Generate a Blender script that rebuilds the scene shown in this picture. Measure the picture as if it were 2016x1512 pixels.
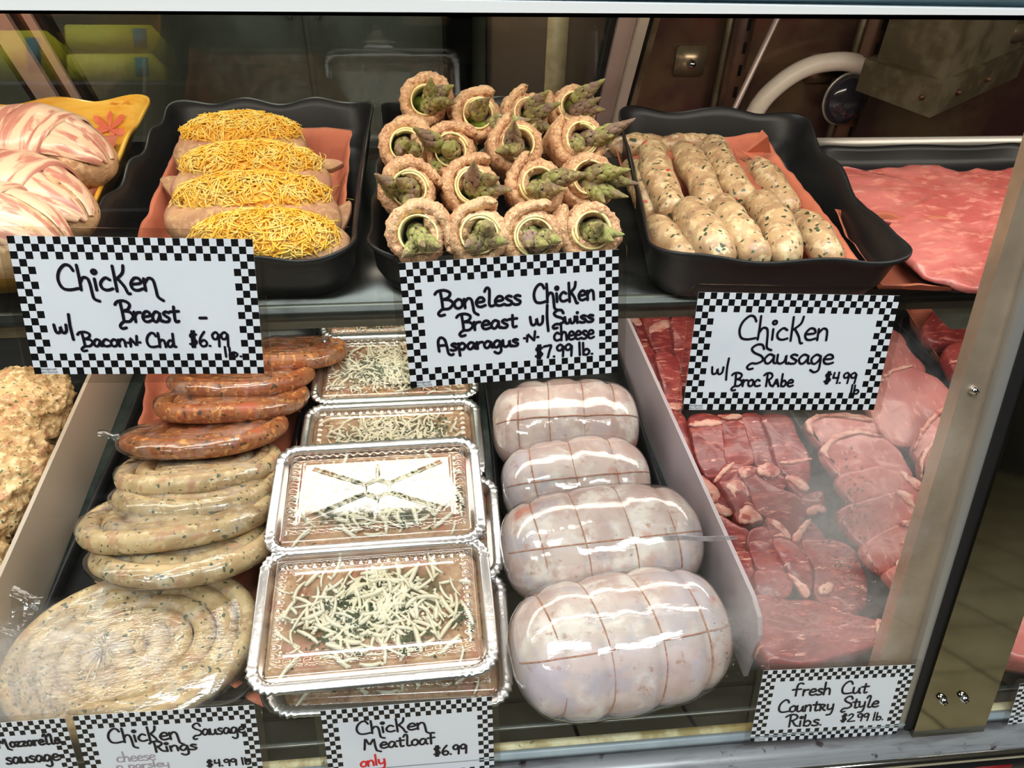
import bpy, bmesh, math, random
import numpy as np
from mathutils import Vector, Matrix, noise as mnoise

for o in list(bpy.data.objects):
    bpy.data.objects.remove(o, do_unlink=True)
S = bpy.context.scene
COL = S.collection
rnd = random.Random(7)
R = math.radians

# ------------------------------------------------------------------ camera
# metres; X along the case, Y into the case, Z up, shop floor at Z = 0
F = 1514.0
CM = np.array([[.9953, -.0935, .0271], [.0387, .6357, .7709], [.0893, .7662, -.6363]])   # rows: right, up, forward
CP = np.array([0., 0., 1.40])
cam_d = bpy.data.cameras.new('camera'); cam = bpy.data.objects.new('camera', cam_d); COL.objects.link(cam)
cam_d.sensor_width = 36; cam_d.lens = F / 2016 * 36; cam_d.clip_start = .02; cam_d.clip_end = 50
rot = Matrix((CM[0], CM[1], -CM[2])).transposed()
cam.matrix_world = Matrix.Translation(CP) @ rot.to_4x4()
S.camera = cam

# ------------------------------------------------------------------ light and exposure
S.view_settings.view_transform = 'Standard'; S.view_settings.look = 'None'
S.view_settings.gamma = 1; S.view_settings.use_curve_mapping = False
S.view_settings.exposure = 0.0
S.cycles.transparent_max_bounces = 24
S.cycles.max_bounces = 8
S.cycles.use_denoising = True
S.cycles.sample_clamp_indirect = 4
W = bpy.data.worlds.new('world'); S.world = W; W.use_nodes = True
W.node_tree.nodes['Background'].inputs[0].default_value = (.5, .55, .6, 1)
W.node_tree.nodes['Background'].inputs[1].default_value = .05

def lamp(name, loc, sx, sy, power, col, target=None, rotx=0, spread=180):
    d = bpy.data.lights.new(name, 'AREA'); d.shape = 'RECTANGLE'; d.size = sx; d.size_y = sy; d.energy = power; d.color = col
    d.spread = R(spread)
    o = bpy.data.objects.new(name, d); COL.objects.link(o); o.location = loc; o.rotation_euler = (rotx, 0, 0)
    return o
# fluorescent tubes of the case (top rail, under the shelf) and the shop's ceiling panels
lamp('case_top_tube', (0, .535, 1.335), 2.0, .04, 5.0, (1, .88, .77), rotx=R(24))
lamp('shelf_tube', (-.02, .675, 1.030), 1.5, .075, 3.2, (1, .92, .84), rotx=R(-6))
lamp('shop_ceiling_panel', (-.5, -.25, 2.84), 1.2, .5, 46, (.90, .96, 1))
lamp('shop_ceiling_panel', (1.1, -.9, 2.84), 1.2, .5, 40, (.90, .96, 1))
lamp('shop_ceiling_panel', (-2.0, -1.8, 2.84), 1.2, .5, 40, (.90, .96, 1))
lamp('carton_fill_lamp', (-1.35, -1.75, 2.72), 1.0, .08, 16, (1, .97, .9), rotx=R(-38))  # added lamp, out of view: brightens the cartons so their mirror image shows
lamp('back_room_panel', (-.3, 1.75, 2.84), .8, .4, 85, (1, .97, .86))

# ------------------------------------------------------------------ placing
def ray(x, y):
    return CM.T @ np.array([(x - 1008) / F, -(y - 756) / F, 1.0])
def at(x, y, z):
    r = ray(x, y); return CP + r * ((z - CP[2]) / r[2])
def atY(x, y, Y):
    r = ray(x, y); return CP + r * (Y / r[1])
def atp(x, y, p, n):
    r = ray(x, y); n = np.array(n); return CP + r * (((np.array(p) - CP) @ n) / (r @ n))
LEAN = R(18); GP = np.array([.042, .2954, .75]); GN = np.array([0, -math.cos(LEAN), math.sin(LEAN)])
GU = np.array([0, math.sin(LEAN), math.cos(LEAN)])
def atg(x, y):
    return atp(x, y, GP, GN)

# ------------------------------------------------------------------ objects
def tag(o, label, cat, group=None, kind=None):
    o['label'] = label; o['category'] = cat
    if group: o['group'] = group
    if kind: o['kind'] = kind
    return o
def thing(name, label, cat, loc=(0, 0, 0), rot=None, group=None):
    o = bpy.data.objects.new(name, None); COL.objects.link(o); o.empty_display_size = .01
    if rot is not None:
        o.matrix_world = Matrix.Translation(Vector(loc)) @ rot.to_4x4()
    else:
        o.location = loc
    return tag(o, label, cat, group)
def mesh(name, v, f, smooth=True, mi=None, uv=None):
    me = bpy.data.meshes.new(name)
    me.from_pydata([tuple(map(float, p)) for p in v], [], [tuple(int(i) for i in q) for q in f])
    if smooth:
        me.polygons.foreach_set('use_smooth', [True] * len(me.polygons))
    if mi is not None:
        me.polygons.foreach_set('material_index', mi)
    if uv is not None:
        L = me.uv_layers.new(name='UVMap')
        for l in me.loops:
            L.data[l.index].uv = uv[l.vertex_index]
    me.update()
    return me
def put(name, me, mats, parent=None, loc=None, rot=None, scale=None, label=None, kind=None):
    """link a mesh as ONE object; in the parent's own space"""
    if not isinstance(mats, (list, tuple)):
        mats = [mats]
    if not me.materials:
        for m in mats: me.materials.append(m)
    o = bpy.data.objects.new(name, me); COL.objects.link(o)
    if parent is not None: o.parent = parent
    if rot is not None:
        o.rotation_euler = rot.to_euler() if isinstance(rot, Matrix) else rot
    if loc is not None: o.location = Vector(loc)
    if scale is not None: o.scale = scale if hasattr(scale, '__len__') else (scale,) * 3
    for i, m in enumerate(mats):
        if me.materials[i] is not m:
            o.material_slots[i].link = 'OBJECT'; o.material_slots[i].material = m
    if label: o['label'] = label
    if kind: o['kind'] = kind
    return o
def solo(name, me, mats, label, cat, group=None, kind=None, **k):
    return tag(put(name, me, mats, **k), label, cat, group, kind)
def struct(name, me, mats, **k):
    o = put(name, me, mats, **k); o['kind'] = 'structure'; return o
def basis(zd, yh=(0, 0, 1)):
    z = Vector(zd).normalized(); x = Vector(yh).cross(z)
    if x.length < 1e-6: x = Vector((1, 0, 0))
    x.normalize(); y = z.cross(x)
    return Matrix((x, y, z)).transposed()

# ------------------------------------------------------------------ shapes
class G:
    """gathers verts and faces of ONE part"""
    def __init__(s): s.v = []; s.f = []; s.m = []
    def add(s, v, f, m=0):
        b = len(s.v); s.v.extend([tuple(p) for p in v]); s.f.extend([tuple(i + b for i in q) for q in f]); s.m.extend([m] * len(f)); return s
    def box(s, c, d, m=0, rot=None):
        c = np.array(c, float); h = np.array(d, float) / 2
        pts = [np.array([a, b, e]) * h for a in (-1, 1) for b in (-1, 1) for e in (-1, 1)]
        if rot is not None: pts = [np.array(rot @ Vector(p)) for p in pts]
        return s.add([p + c for p in pts], [(0, 1, 3, 2), (4, 6, 7, 5), (0, 4, 5, 1), (2, 3, 7, 6), (0, 2, 6, 4), (1, 5, 7, 3)], m)
    def bbox(s, c, d, b=.002, m=0, rot=None):
        """box with bevelled edges"""
        bm = bmesh.new(); bmesh.ops.create_cube(bm, size=1)
        for v in bm.verts: v.co = Vector((v.co.x * d[0], v.co.y * d[1], v.co.z * d[2]))
        bmesh.ops.bevel(bm, geom=bm.edges[:], offset=min(b, min(d) * .45), segments=2, affect='EDGES')
        pts = [(rot @ v.co if rot is not None else v.co) + Vector(c) for v in bm.verts]
        bm.verts.index_update(); fs = [[v.index for v in f.verts] for f in bm.faces]; bm.free()
        return s.add(pts, fs, m)
    def build(s, name, smooth=True): return mesh(name, s.v, s.f, smooth, s.m)
def ringfaces(n, k, close=True, caps=True):
    f = []
    for i in range(k - 1):
        for j in range(n if close else n - 1):
            a = i * n + j; b = i * n + (j + 1) % n
            f.append((a, b, b + n, a + n))
    if caps:
        f.append(tuple(range(n - 1, -1, -1))); f.append(tuple(range((k - 1) * n, k * n)))
    return f
def tube(path, rad, seg=10, sq=None, round_=True):
    """round tube along a path; ends rounded"""
    P = np.array(path, float); n = len(P)
    r = np.full(n, rad) if np.isscalar(rad) else np.array(rad, float)
    T = np.gradient(P, axis=0); T /= np.linalg.norm(T, axis=1)[:, None] + 1e-12
    if round_:
        pre, post, rp, rq, tp, tq = [], [], [], [], [], []
        for a in (85, 55, 28):
            pre.append(P[0] - T[0] * r[0] * math.sin(R(a))); rp.append(r[0] * math.cos(R(a))); tp.append(T[0])
        for a in (28, 55, 85):
            post.append(P[-1] + T[-1] * r[-1] * math.sin(R(a))); rq.append(r[-1] * math.cos(R(a))); tq.append(T[-1])
        P = np.vstack([pre, P, post]); r = np.concatenate([rp, r, rq]); T = np.vstack([tp, T, tq]); n = len(P)
    u = np.cross(T[0], [0, 0, 1.]);
    if np.linalg.norm(u) < 1e-3: u = np.cross(T[0], [0, 1., 0])
    u /= np.linalg.norm(u); V = []
    for i in range(n):
        u = u - T[i] * (u @ T[i]); u /= np.linalg.norm(u); w = np.cross(T[i], u)
        for j in range(seg):
            a = 2 * math.pi * j / seg; V.append(P[i] + r[i] * (u * math.cos(a) + w * math.sin(a)))
    return V, ringfaces(seg, n)
def crom(pts, k=6, closed=False):
    P = [np.array(p, float) for p in pts]; n = len(P)
    if n < 3: return np.array(P)
    out = []
    for i in range(n if closed else n - 1):
        if closed: a, b, c, d = P[i - 1], P[i], P[(i + 1) % n], P[(i + 2) % n]
        else: a, b, c, d = P[max(i - 1, 0)], P[i], P[i + 1], P[min(i + 2, n - 1)]
        for j in range(k):
            t = j / k
            out.append(.5 * (2 * b + (c - a) * t + (2 * a - 5 * b + 4 * c - d) * t * t + (3 * b - a - 3 * c + d) * t ** 3))
    if not closed: out.append(P[-1])
    return np.array(out)
def nz(p, s, off=0.):
    return mnoise.noise(Vector((p[0] * s + off, p[1] * s - off, p[2] * s + 2 * off)))
def rrect(hx, hy, r, n):
    """rounded rectangle, n points a corner"""
    out = []
    for cx, cy, a0 in ((hx - r, hy - r, 0), (-hx + r, hy - r, 90), (-hx + r, -hy + r, 180), (hx - r, -hy + r, 270)):
        for i in range(n):
            a = R(a0 + 90 * i / (n - 1)); out.append((cx + r * math.cos(a), cy + r * math.sin(a)))
    return np.array(out)
def resample(P, n, closed=True):
    P = np.array(P, float)
    if closed: P = np.vstack([P, P[:1]])
    d = np.concatenate([[0], np.cumsum(np.linalg.norm(np.diff(P, axis=0), axis=1))])
    t = np.linspace(0, d[-1], n, endpoint=not closed)
    return np.stack([np.interp(t, d, P[:, i]) for i in range(P.shape[1])], 1)
def slab(pts, n, t, amp=.0015, seed=0., N=52, smooth=True, dome=.10, edge=0.):
    """a cut of meat: outline (world points on one plane, top side), normal n, thickness t below"""
    P = crom(pts, 6, True) if smooth else np.array(pts, float)
    P = resample(P, N); c = P.mean(0)
    if edge:
        tn = np.roll(P, -1, 0) - np.roll(P, 1, 0); tn /= np.linalg.norm(tn, axis=1)[:, None] + 1e-9; sd_ = np.cross(tn, np.array(n, float) / np.linalg.norm(n))
        P = P + sd_ * np.array([edge * (nz(p, 150, seed) + .7 * nz(p, 330, seed)) for p in P])[:, None]
    n = np.array(n, float); n /= np.linalg.norm(n)
    V = []
    prof = [(.84, -1.), (.97, -.97), (1.0, -.75), (1.0, -.36), (.987, -.12), (.958, -.02), (.86, .0), (.66, dome * .5), (.42, dome * .8), (.2, dome)]
    for sc, h in prof:
        for p in P:
            q = c + (p - c) * sc
            jit = amp * nz(q, 45, seed) * (1.6 if h > -.2 else .8) + amp * .6 * nz(q, 160, seed)
            V.append(q + n * (h * t + jit))
    return V, ringfaces(N, len(prof))
def grid(fn, nu, nv):
    V = [fn(i / (nu - 1), j / (nv - 1)) for j in range(nv) for i in range(nu)]
    f = [(j * nu + i, j * nu + i + 1, (j + 1) * nu + i + 1, (j + 1) * nu + i) for j in range(nv - 1) for i in range(nu - 1)]
    return V, f
def thick(v, f, t):
    """gives a sheet a thickness (down Z)"""
    n = len(v); v2 = [tuple(p) for p in v] + [(p[0], p[1], p[2] - t) for p in v]
    E = {}
    for q in f:
        for a, b in zip(q, q[1:] + q[:1]): E[(a, b)] = 1
    side = [(b, a, a + n, b + n) for (a, b) in E if (b, a) not in E]
    return v2, list(f) + [tuple(i + n for i in reversed(q)) for q in f] + side

# ------------------------------------------------------------------ materials
def lin(c):
    return tuple(((x / 255 / 12.92) if x / 255 <= .04045 else ((x / 255 + .055) / 1.055) ** 2.4) for x in c) + (1,)
class NT:
    def __init__(s, name):
        s.m = bpy.data.materials.new(name); s.m.use_nodes = True; s.t = s.m.node_tree; s.t.nodes.clear()
        s.out = s.n('ShaderNodeOutputMaterial')
    def n(s, t, **k):
        x = s.t.nodes.new(t)
        for a, b in k.items(): setattr(x, a, b)
        return x
    def l(s, a, b): s.t.links.new(a, b)
    def v(s, sock, val):
        if hasattr(val, 'is_linked') or hasattr(val, 'links'): s.l(val, sock)
        else: sock.default_value = val
    def math(s, op, a, b=None, clamp=False):
        x = s.n('ShaderNodeMath', operation=op, use_clamp=clamp); s.v(x.inputs[0], a)
        if b is not None: s.v(x.inputs[1], b)
        return x.outputs[0]
    def mapr(s, a, lo, hi, o0=0., o1=1.):
        x = s.n('ShaderNodeMapRange'); x.interpolation_type = 'SMOOTHSTEP'
        s.v(x.inputs[0], a); x.inputs[1].default_value = lo; x.inputs[2].default_value = hi; x.inputs[3].default_value = o0; x.inputs[4].default_value = o1
        return x.outputs[0]
    def mix(s, f, a, b):
        x = s.n('ShaderNodeMix', data_type='RGBA'); s.v(x.inputs[0], f); s.v(x.inputs[6], a); s.v(x.inputs[7], b); return x.outputs[2]
    def co(s, stretch=None, rand=True, kind='Object'):
        c = s.n('ShaderNodeTexCoord').outputs[kind]
        if rand:
            i = s.n('ShaderNodeObjectInfo'); a = s.n('ShaderNodeVectorMath', operation='SCALE'); 
            cmb = s.n('ShaderNodeCombineXYZ'); 
            for k in range(3): s.l(i.outputs['Random'], cmb.inputs[k])
            s.l(cmb.outputs[0], a.inputs[0]); a.inputs['Scale'].default_value = 3.7
            b = s.n('ShaderNodeVectorMath', operation='ADD'); s.l(c, b.inputs[0]); s.l(a.outputs[0], b.inputs[1]); c = b.outputs[0]
        if stretch:
            b = s.n('ShaderNodeVectorMath', operation='MULTIPLY'); s.l(c, b.inputs[0]); b.inputs[1].default_value = stretch; c = b.outputs[0]
        return c
    def noise(s, c, scale, detail=3, rough=.55, dist=0):
        x = s.n('ShaderNodeTexNoise'); s.l(c, x.inputs['Vector']); x.inputs['Scale'].default_value = scale
        x.inputs['Detail'].default_value = detail; x.inputs['Roughness'].default_value = rough; x.inputs['Distortion'].default_value = dist
        return x.outputs['Fac']
    def voro(s, c, scale, feature='F1'):
        x = s.n('ShaderNodeTexVoronoi', feature=feature); s.l(c, x.inputs['Vector']); x.inputs['Scale'].default_value = scale
        return x.outputs[0]
    def bump(s, h, strength, dist):
        x = s.n('ShaderNodeBump'); s.l(h, x.inputs['Height']); x.inputs['Strength'].default_value = strength; x.inputs['Distance'].default_value = dist
        return x.outputs[0]
    def schlick(s, f0=.04, nrm=None):
        g = s.n('ShaderNodeNewGeometry'); d = s.n('ShaderNodeVectorMath', operation='DOT_PRODUCT')
        s.l(nrm if nrm is not None else g.outputs['Normal'], d.inputs[0]); s.l(g.outputs['Incoming'], d.inputs[1])
        c = s.math('SUBTRACT', 1., s.math('ABSOLUTE', d.outputs['Value']), True)
        return s.math('ADD', s.math('MULTIPLY', s.math('POWER', c, 5.), 1 - f0), f0, True)
def mk(name, base, layers=(), rough=.5, metal=0., bump=(), coat=0., coatr=.1, sss=0., sssr=(.006, .003, .002), spec=.5, rand=True, sssc=(1, .45, .3)):
    """layers: (kind, scale, lo, hi, colour[, stretch]); bump: (scale, strength, distance[, stretch])"""
    t = NT(name); p = t.n('ShaderNodeBsdfPrincipled'); t.l(p.outputs[0], t.out.inputs[0])
    c = t.co(rand=rand); col = None
    def coord(st):
        if st is None: return c
        b = t.n('ShaderNodeVectorMath', operation='MULTIPLY'); t.l(c, b.inputs[0]); b.inputs[1].default_value = st; return b.outputs[0]
    cur = lin(base)
    for L in layers:
        kind, sc, lo, hi, cc = L[:5]; cx = coord(L[5] if len(L) > 5 else None)
        fac = t.voro(cx, sc) if kind == 'voro' else t.noise(cx, sc, 4 if kind == 'noise' else 0, .6 if kind == 'noise' else .4)
        cur = t.mix(t.mapr(fac, lo, hi), cur, lin(cc))
    t.v(p.inputs['Base Color'], cur)
    p.inputs['Roughness'].default_value = rough; p.inputs['Metallic'].default_value = metal
    p.inputs['Specular IOR Level'].default_value = spec
    p.inputs['Coat Weight'].default_value = coat; p.inputs['Coat Roughness'].default_value = coatr
    if sss:
        p.inputs['Subsurface Weight'].default_value = sss; p.inputs['Subsurface Radius'].default_value = sssc; p.inputs['Subsurface Scale'].default_value = sssr[0]
    nrm = None
    for B in bump:
        h = t.noise(coord(B[3] if len(B) > 3 else None), B[0], 4)
        x = t.n('ShaderNodeBump'); t.l(h, x.inputs['Height']); x.inputs['Strength'].default_value = B[1]; x.inputs['Distance'].default_value = B[2]
        if nrm is not None: t.l(nrm, x.inputs['Normal'])
        nrm = x.outputs[0]
    if nrm is not None: t.l(nrm, p.inputs['Normal'])
    return t.m
def film(name, rough=.06, f0=.05, haze=0., tint=(1, 1, 1), bump=(), gain=1., hazecol=(235, 235, 235)):
    """thin clear sheet: sees through, mirrors a little, may be hazy"""
    t = NT(name); tr = t.n('ShaderNodeBsdfTransparent'); tr.inputs[0].default_value = tuple(tint) + (1,)
    gl = t.n('ShaderNodeBsdfGlossy'); gl.inputs['Roughness'].default_value = rough
    c = t.co(); nrm = None
    for B in bump:
        cc = c
        if len(B) > 3:
            b = t.n('ShaderNodeVectorMath', operation='MULTIPLY'); t.l(c, b.inputs[0]); b.inputs[1].default_value = B[3]; cc = b.outputs[0]
        x = t.n('ShaderNodeBump'); t.l(t.noise(cc, B[0], 3), x.inputs['Height']); x.inputs['Strength'].default_value = B[1]; x.inputs['Distance'].default_value = B[2]
        if nrm is not None: t.l(nrm, x.inputs['Normal'])
        nrm = x.outputs[0]
    if nrm is not None: t.l(nrm, gl.inputs['Normal'])
    base = tr.outputs[0]
    if haze:
        d = t.n('ShaderNodeBsdfDiffuse'); d.inputs[0].default_value = lin(hazecol)
        m = t.n('ShaderNodeMixShader'); t.v(m.inputs[0], t.mapr(t.noise(c, 45, 4), .45, .75, 0, haze)); t.l(base, m.inputs[1]); t.l(d.outputs[0], m.inputs[2]); base = m.outputs[0]
    m = t.n('ShaderNodeMixShader'); t.v(m.inputs[0], t.math('MULTIPLY', t.schlick(f0, nrm), gain, True)); t.l(base, m.inputs[1]); t.l(gl.outputs[0], m.inputs[2])
    t.l(m.outputs[0], t.out.inputs[0]); return t.m

# ------------------------------------------------------------------ plain materials
m_steel = mk('brushed_steel', (150, 140, 125), [('noise', 9, .35, .7, (120, 108, 92), (1, 14, 1))], rough=.34, metal=.85, bump=[(60, .08, .001, (1, 30, 30))])
m_flange = mk('brown_steel', (196, 170, 148), [('noise', 14, .35, .7, (170, 146, 126))], rough=.42, metal=.6)
m_mirror = mk('polished_steel', (164, 160, 144), [('noise', 6, .4, .7, (148, 142, 122))], rough=.05, metal=1.0, bump=[(14, .02, .003)])
m_alu = mk('aluminium', (185, 180, 172), rough=.35, metal=.7)
m_blackg = mk('black_gasket', (16, 14, 15), rough=.5)
m_white = mk('white_enamel', (240, 240, 238), rough=.3)
m_channel = mk('channel_plastic', (140, 150, 152), [('noise', 12, .4, .7, (116, 126, 130))], rough=.3)
m_bluegrey = mk('blue_grey_enamel', (98, 132, 146), [('noise', 12, .4, .7, (84, 114, 128))], rough=.35)
m_shelf = mk('shelf_steel', (60, 60, 56), [('noise', 22, .5, .7, (36, 34, 30))], rough=.28, metal=.5)
m_shelfedge = mk('shelf_lip', (112, 112, 100), [('noise', 18, .5, .75, (82, 80, 68))], rough=.38, metal=.25)
m_deck = mk('deck_steel', (70, 82, 80), [('noise', 18, .42, .6, (44, 52, 50))], rough=.35, metal=.15)
m_stain = mk('stained_strip', (196, 186, 150), [('noise', 26, .42, .62, (140, 122, 74)), ('noise', 55, .62, .7, (70, 56, 40))], rough=.5)
m_ledge = mk('ledge_steel', (150, 152, 152), [('noise', 10, .45, .62, (116, 114, 114), (1, 6, 6)), ('noise', 60, .62, .72, (62, 48, 46))], rough=.4, metal=.4)
m_chrome = mk('chrome', (225, 225, 225), rough=.08, metal=1)
m_bumper = mk('black_rubber', (20, 17, 18), rough=.4)
m_red = mk('red_vinyl', (120, 20, 24), rough=.4)
m_tile = mk('tan_front', (186, 160, 122), [('noise', 30, .4, .7, (160, 134, 100))], rough=.45)
m_back = mk('maroon_steel', (86, 56, 54), [('noise', 7, .40, .60, (116, 92, 70)), ('noise', 40, .6, .8, (34, 24, 24))], rough=.22, metal=.55)
m_rust = mk('rusty_upright', (92, 62, 44), [('noise', 40, .45, .65, (60, 36, 26), (1, 1, .25))], rough=.5, metal=.4)
m_dark = mk('dark_slot', (10, 8, 8), rough=.9, spec=.1)
m_plate = mk('nickel_plate', (172, 152, 124), rough=.3, metal=.8)
m_hose = mk('milky_hose', (226, 214, 198), [('noise', 20, .4, .7, (206, 190, 172))], rough=.4, sss=.2)
m_fan = mk('dull_galvanised', (120, 110, 88), [('noise', 14, .42, .58, (88, 78, 58)), ('noise', 60, .62, .72, (130, 104, 70))], rough=.45, metal=.45)
m_frame = mk('mauve_aluminium', (176, 158, 150), [('noise', 12, .4, .7, (158, 140, 132))], rough=.35, metal=.35)
m_frame2 = mk('pale_aluminium', (190, 182, 168), rough=.35, metal=.4)
m_wall = mk('olive_wall', (120, 116, 98), [('noise', 2.5, .35, .65, (92, 88, 76))], rough=.7)
m_cardboard = mk('cardboard', (84, 62, 46), rough=.8)
m_cab = mk('grey_cabinet', (120, 122, 112), [('noise', 5, .4, .65, (96, 98, 88))], rough=.4)
m_yel = mk('yellow_green_print', (214, 208, 40), [('noise', 6, .45, .6, (186, 186, 30), (1, 1, 3))], rough=.6)
m_blue = mk('blue_green_print', (40, 120, 120), rough=.6)
m_divL = mk('frosted_panel', (180, 162, 142), rough=.35, sss=.15)
m_divR = mk('lilac_frosted_panel', (172, 158, 162), rough=.35, sss=.15)

def tile_mat(name, a, b, grout, size):
    t = NT(name); p = t.n('ShaderNodeBsdfPrincipled'); t.l(p.outputs[0], t.out.inputs[0]); c = t.co(rand=False)
    br = t.n('ShaderNodeTexBrick'); t.l(c, br.inputs['Vector']); br.offset = 0
    br.inputs['Color1'].default_value = lin(a); br.inputs['Color2'].default_value = lin(b); br.inputs['Mortar'].default_value = lin(grout)
    br.inputs['Scale'].default_value = 1; br.inputs['Mortar Size'].default_value = .006; br.inputs['Brick Width'].default_value = size; br.inputs['Row Height'].default_value = size
    n = t.mix(t.mapr(t.noise(c, 7, 5), .4, .7, 0, .4), br.outputs[0], lin((124, 112, 86))); t.l(n, p.inputs['Base Color']); p.inputs['Roughness'].default_value = .35
    return t.m
m_floor = tile_mat('shop_tiles', (186, 176, 146), (172, 162, 134), (60, 52, 42), .33)
m_shopwall = mk('shop_wall', (96, 94, 92), [('noise', 1.5, .4, .6, (74, 74, 74))], rough=.8)
m_ceil = mk('ceiling_board', (150, 150, 148), rough=.9)

# ------------------------------------------------------------------ room
def slabbox(name, c, d, m):
    return struct(name, G().box(c, d).build(name, False), m)
slabbox('floor', (0, -.9, -.03), (8, 7, .06), m_floor)
slabbox('ceiling', (0, -.9, 2.93), (8, 7, .06), m_ceil)
slabbox('wall_rear', (0, -4.35, 1.45), (8, .1, 3), m_shopwall)
slabbox('wall_left', (-4.0, -.9, 1.45), (.1, 7, 3), m_shopwall)
slabbox('wall_right', (4.0, -.9, 1.45), (.1, 7, 3), m_shopwall)
slabbox('wall_front', (0, 2.35, 1.45), (8, .1, 3), m_wall)
for x, y in ((-.5, -.25), (1.1, -.9), (-2.0, -1.8), (-.3, 1.75)):
    g = G()
    for a, b, c, d in ((-.62, 0, .02, .56), (.62, 0, .02, .56), (0, -.27, 1.26, .02), (0, .27, 1.26, .02)):
        g.box((x + a, y + b, 2.87), (c, d, .06))
    o = solo('ceiling_light_frame', g.build('ceiling_light_frame', False), m_white,
             {-.5: 'white ceiling light frame over the front of the meat case', 1.1: 'white ceiling light frame over the aisle to the right',
              -2.0: 'white ceiling light frame over the aisle to the left', -.3: 'white ceiling light frame over the back room'}[x], 'lamp')

# yellow-green boxes on a high shelf across the aisle: they mirror faintly in the slanted glass
t = thing('storage_rack', 'tall dark rack across the aisle behind the viewer', 'rack', (-1.3, -2.4, 0))
for x in (-1.0, 1.0): put('upright_panel', G().bbox((x, 0, 1.25), (.05, .4, 2.5), .006).build('upright_panel'), m_blackg, t)
for z in (.5, 1.1, 1.62, 2.10): put('shelf_board', G().bbox((0, 0, z), (1.95, .4, .03), .005).build('shelf_board'), m_blackg, t)
solo('carton_fill_bar', G().bbox((-1.35, -1.75, 2.75), (1.04, .10, .04), .006).build('carton_fill_bar'), m_white, 'long white bar of the added carton light above the dark rack behind the viewer', 'lamp')  # unseen bar, added as housing for the carton fill light
for x, z, w, lb in ((-1.215, 2.1155, .32, 'yellow green carton, lower one of two stacked on the high rack shelf'), (-1.215, 2.2235, .32, 'yellow green carton lying on top of another carton'), (-1.62, 2.1155, .36, 'wide yellow green carton at the left on the high rack shelf')):
    t = thing('carton', lb, 'carton', (x, -2.34, z), group='yellow green cartons')
    hh = .104 if w < .34 else .19
    put('box_body', G().bbox((0, 0, hh / 2), (w, .26, hh), .005).build('box_body'), m_yel, t)
    put('printed_panel', G().bbox((w * .36, .131, hh / 2), (.05, .004, hh * .7), .001).build('printed_panel'), m_blue, t)

# things in the back room, dim through the rear glass
t = thing('storage_cabinet', 'dim grey green cabinet seen through the rear glass', 'cabinet', (-.28, 2.1, 0))
put('cabinet_body', G().bbox((0, 0, .92), (.62, .36, 1.84), .01).build('cabinet_body'), m_cab, t)
for x in (-.155, .155): 
    d = put('cabinet_door', G().bbox((x, -.186, .92), (.295, .016, 1.76), .004).build('cabinet_door'), m_cab, t)
    put('handle', G().bbox((x * .2, -.2, 1.0), (.012, .02, .16), .004).build('handle'), m_alu, d)
t = thing('stock_carton', 'brown cardboard carton standing behind the rear glass', 'carton', (.30, 2.05, 0))
put('carton_body', G().bbox((0, 0, .62), (.3, .3, 1.24), .006).build('carton_body'), m_cardboard, t)
put('carton_tape', G().bbox((0, -.152, .62), (.05, .003, 1.24), .001).build('carton_tape'), m_tile, t)
solo('standing_pipe', mesh('standing_pipe', *tube([(.08, 2.2, .01), (.08, 2.2, 1.2), (.08, 2.2, 2.6)], .035, 14, round_=False)), m_dark, 'dark upright pipe beside the cardboard carton in the back room', 'pipe')

# ------------------------------------------------------------------ the case
XL, XR = -1.15, 1.15
case = thing('display_case', 'glass fronted refrigerated butcher display case with steel deck', 'display case', (0, .6, 0))
case['kind'] = 'structure'
OFF = Vector((0, -.6, 0))
def cpart(name, g, m, smooth=True, parent=None):
    return put(name, g if isinstance(g, bpy.types.Mesh) else g.build(name, smooth), m, parent or case, loc=OFF if parent is None else None)
cpart('deck', G().bbox(((XL + XR) / 2, .70, .735), (XR - XL, .66, .03), .002), m_deck)
cpart('base_panel', G().box((0, .66, .35), (XR - XL, .74, .70)), m_bumper, False)
cpart('front_gutter', G().bbox((0, .3185, .7515), (XR - XL, .004, .006), .001), m_deck)
cpart('gutter_edge', G().bbox((0, .3165, .7550), (XR - XL, .0012, .0012), .0003), m_alu)
cpart('stained_strip', G().bbox((0, .3035, .7505), (XR - XL, .007, .003), .001), m_stain)
cpart('glass_channel', G().bbox((0, .2968, .747), (XR - XL, .006, .012), .0015), m_channel)
cpart('front_ledge', G().bbox((0, .286, .733), (XR - XL, .024, .018), .003), m_ledge)
cpart('chrome_trim', mesh('chrome_trim', *tube([(XL, .272, .731), (0, .272, .731), (XR, .272, .731)], .0055, 12)), m_chrome)
cpart('bumper', G().bbox((0, .272, .706), (XR - XL, .012, .04), .003), m_bumper)
for x, w in ((.372, .035), (.470, .036), (.62, .036), (.77, .036), (-.2, .036)):
    cpart('bumper_insert', G().bbox((x, .2655, .706), (w, .002, .030), .0008), m_red)
cpart('front_tiles', G().bbox((0, .272, .40), (XR - XL, .006, .55), .002), m_tile)
E_ = None
for x in (XL + .01, XR - .01):
    g = G(); prof = [(.29, .735), (.47, 1.30), (.47, 1.42), (.80, 1.42), (.80, 1.28), (1.02, .735)]
    n = len(prof); g.add([(x - .01, y, z) for y, z in prof] + [(x + .01, y, z) for y, z in prof],
        [tuple(range(n)), tuple(range(2 * n - 1, n - 1, -1))] + [(i, (i + 1) % n, n + (i + 1) % n, n + i) for i in range(n)])
    cpart('end_panel', g, m_shelf, False)
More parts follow.
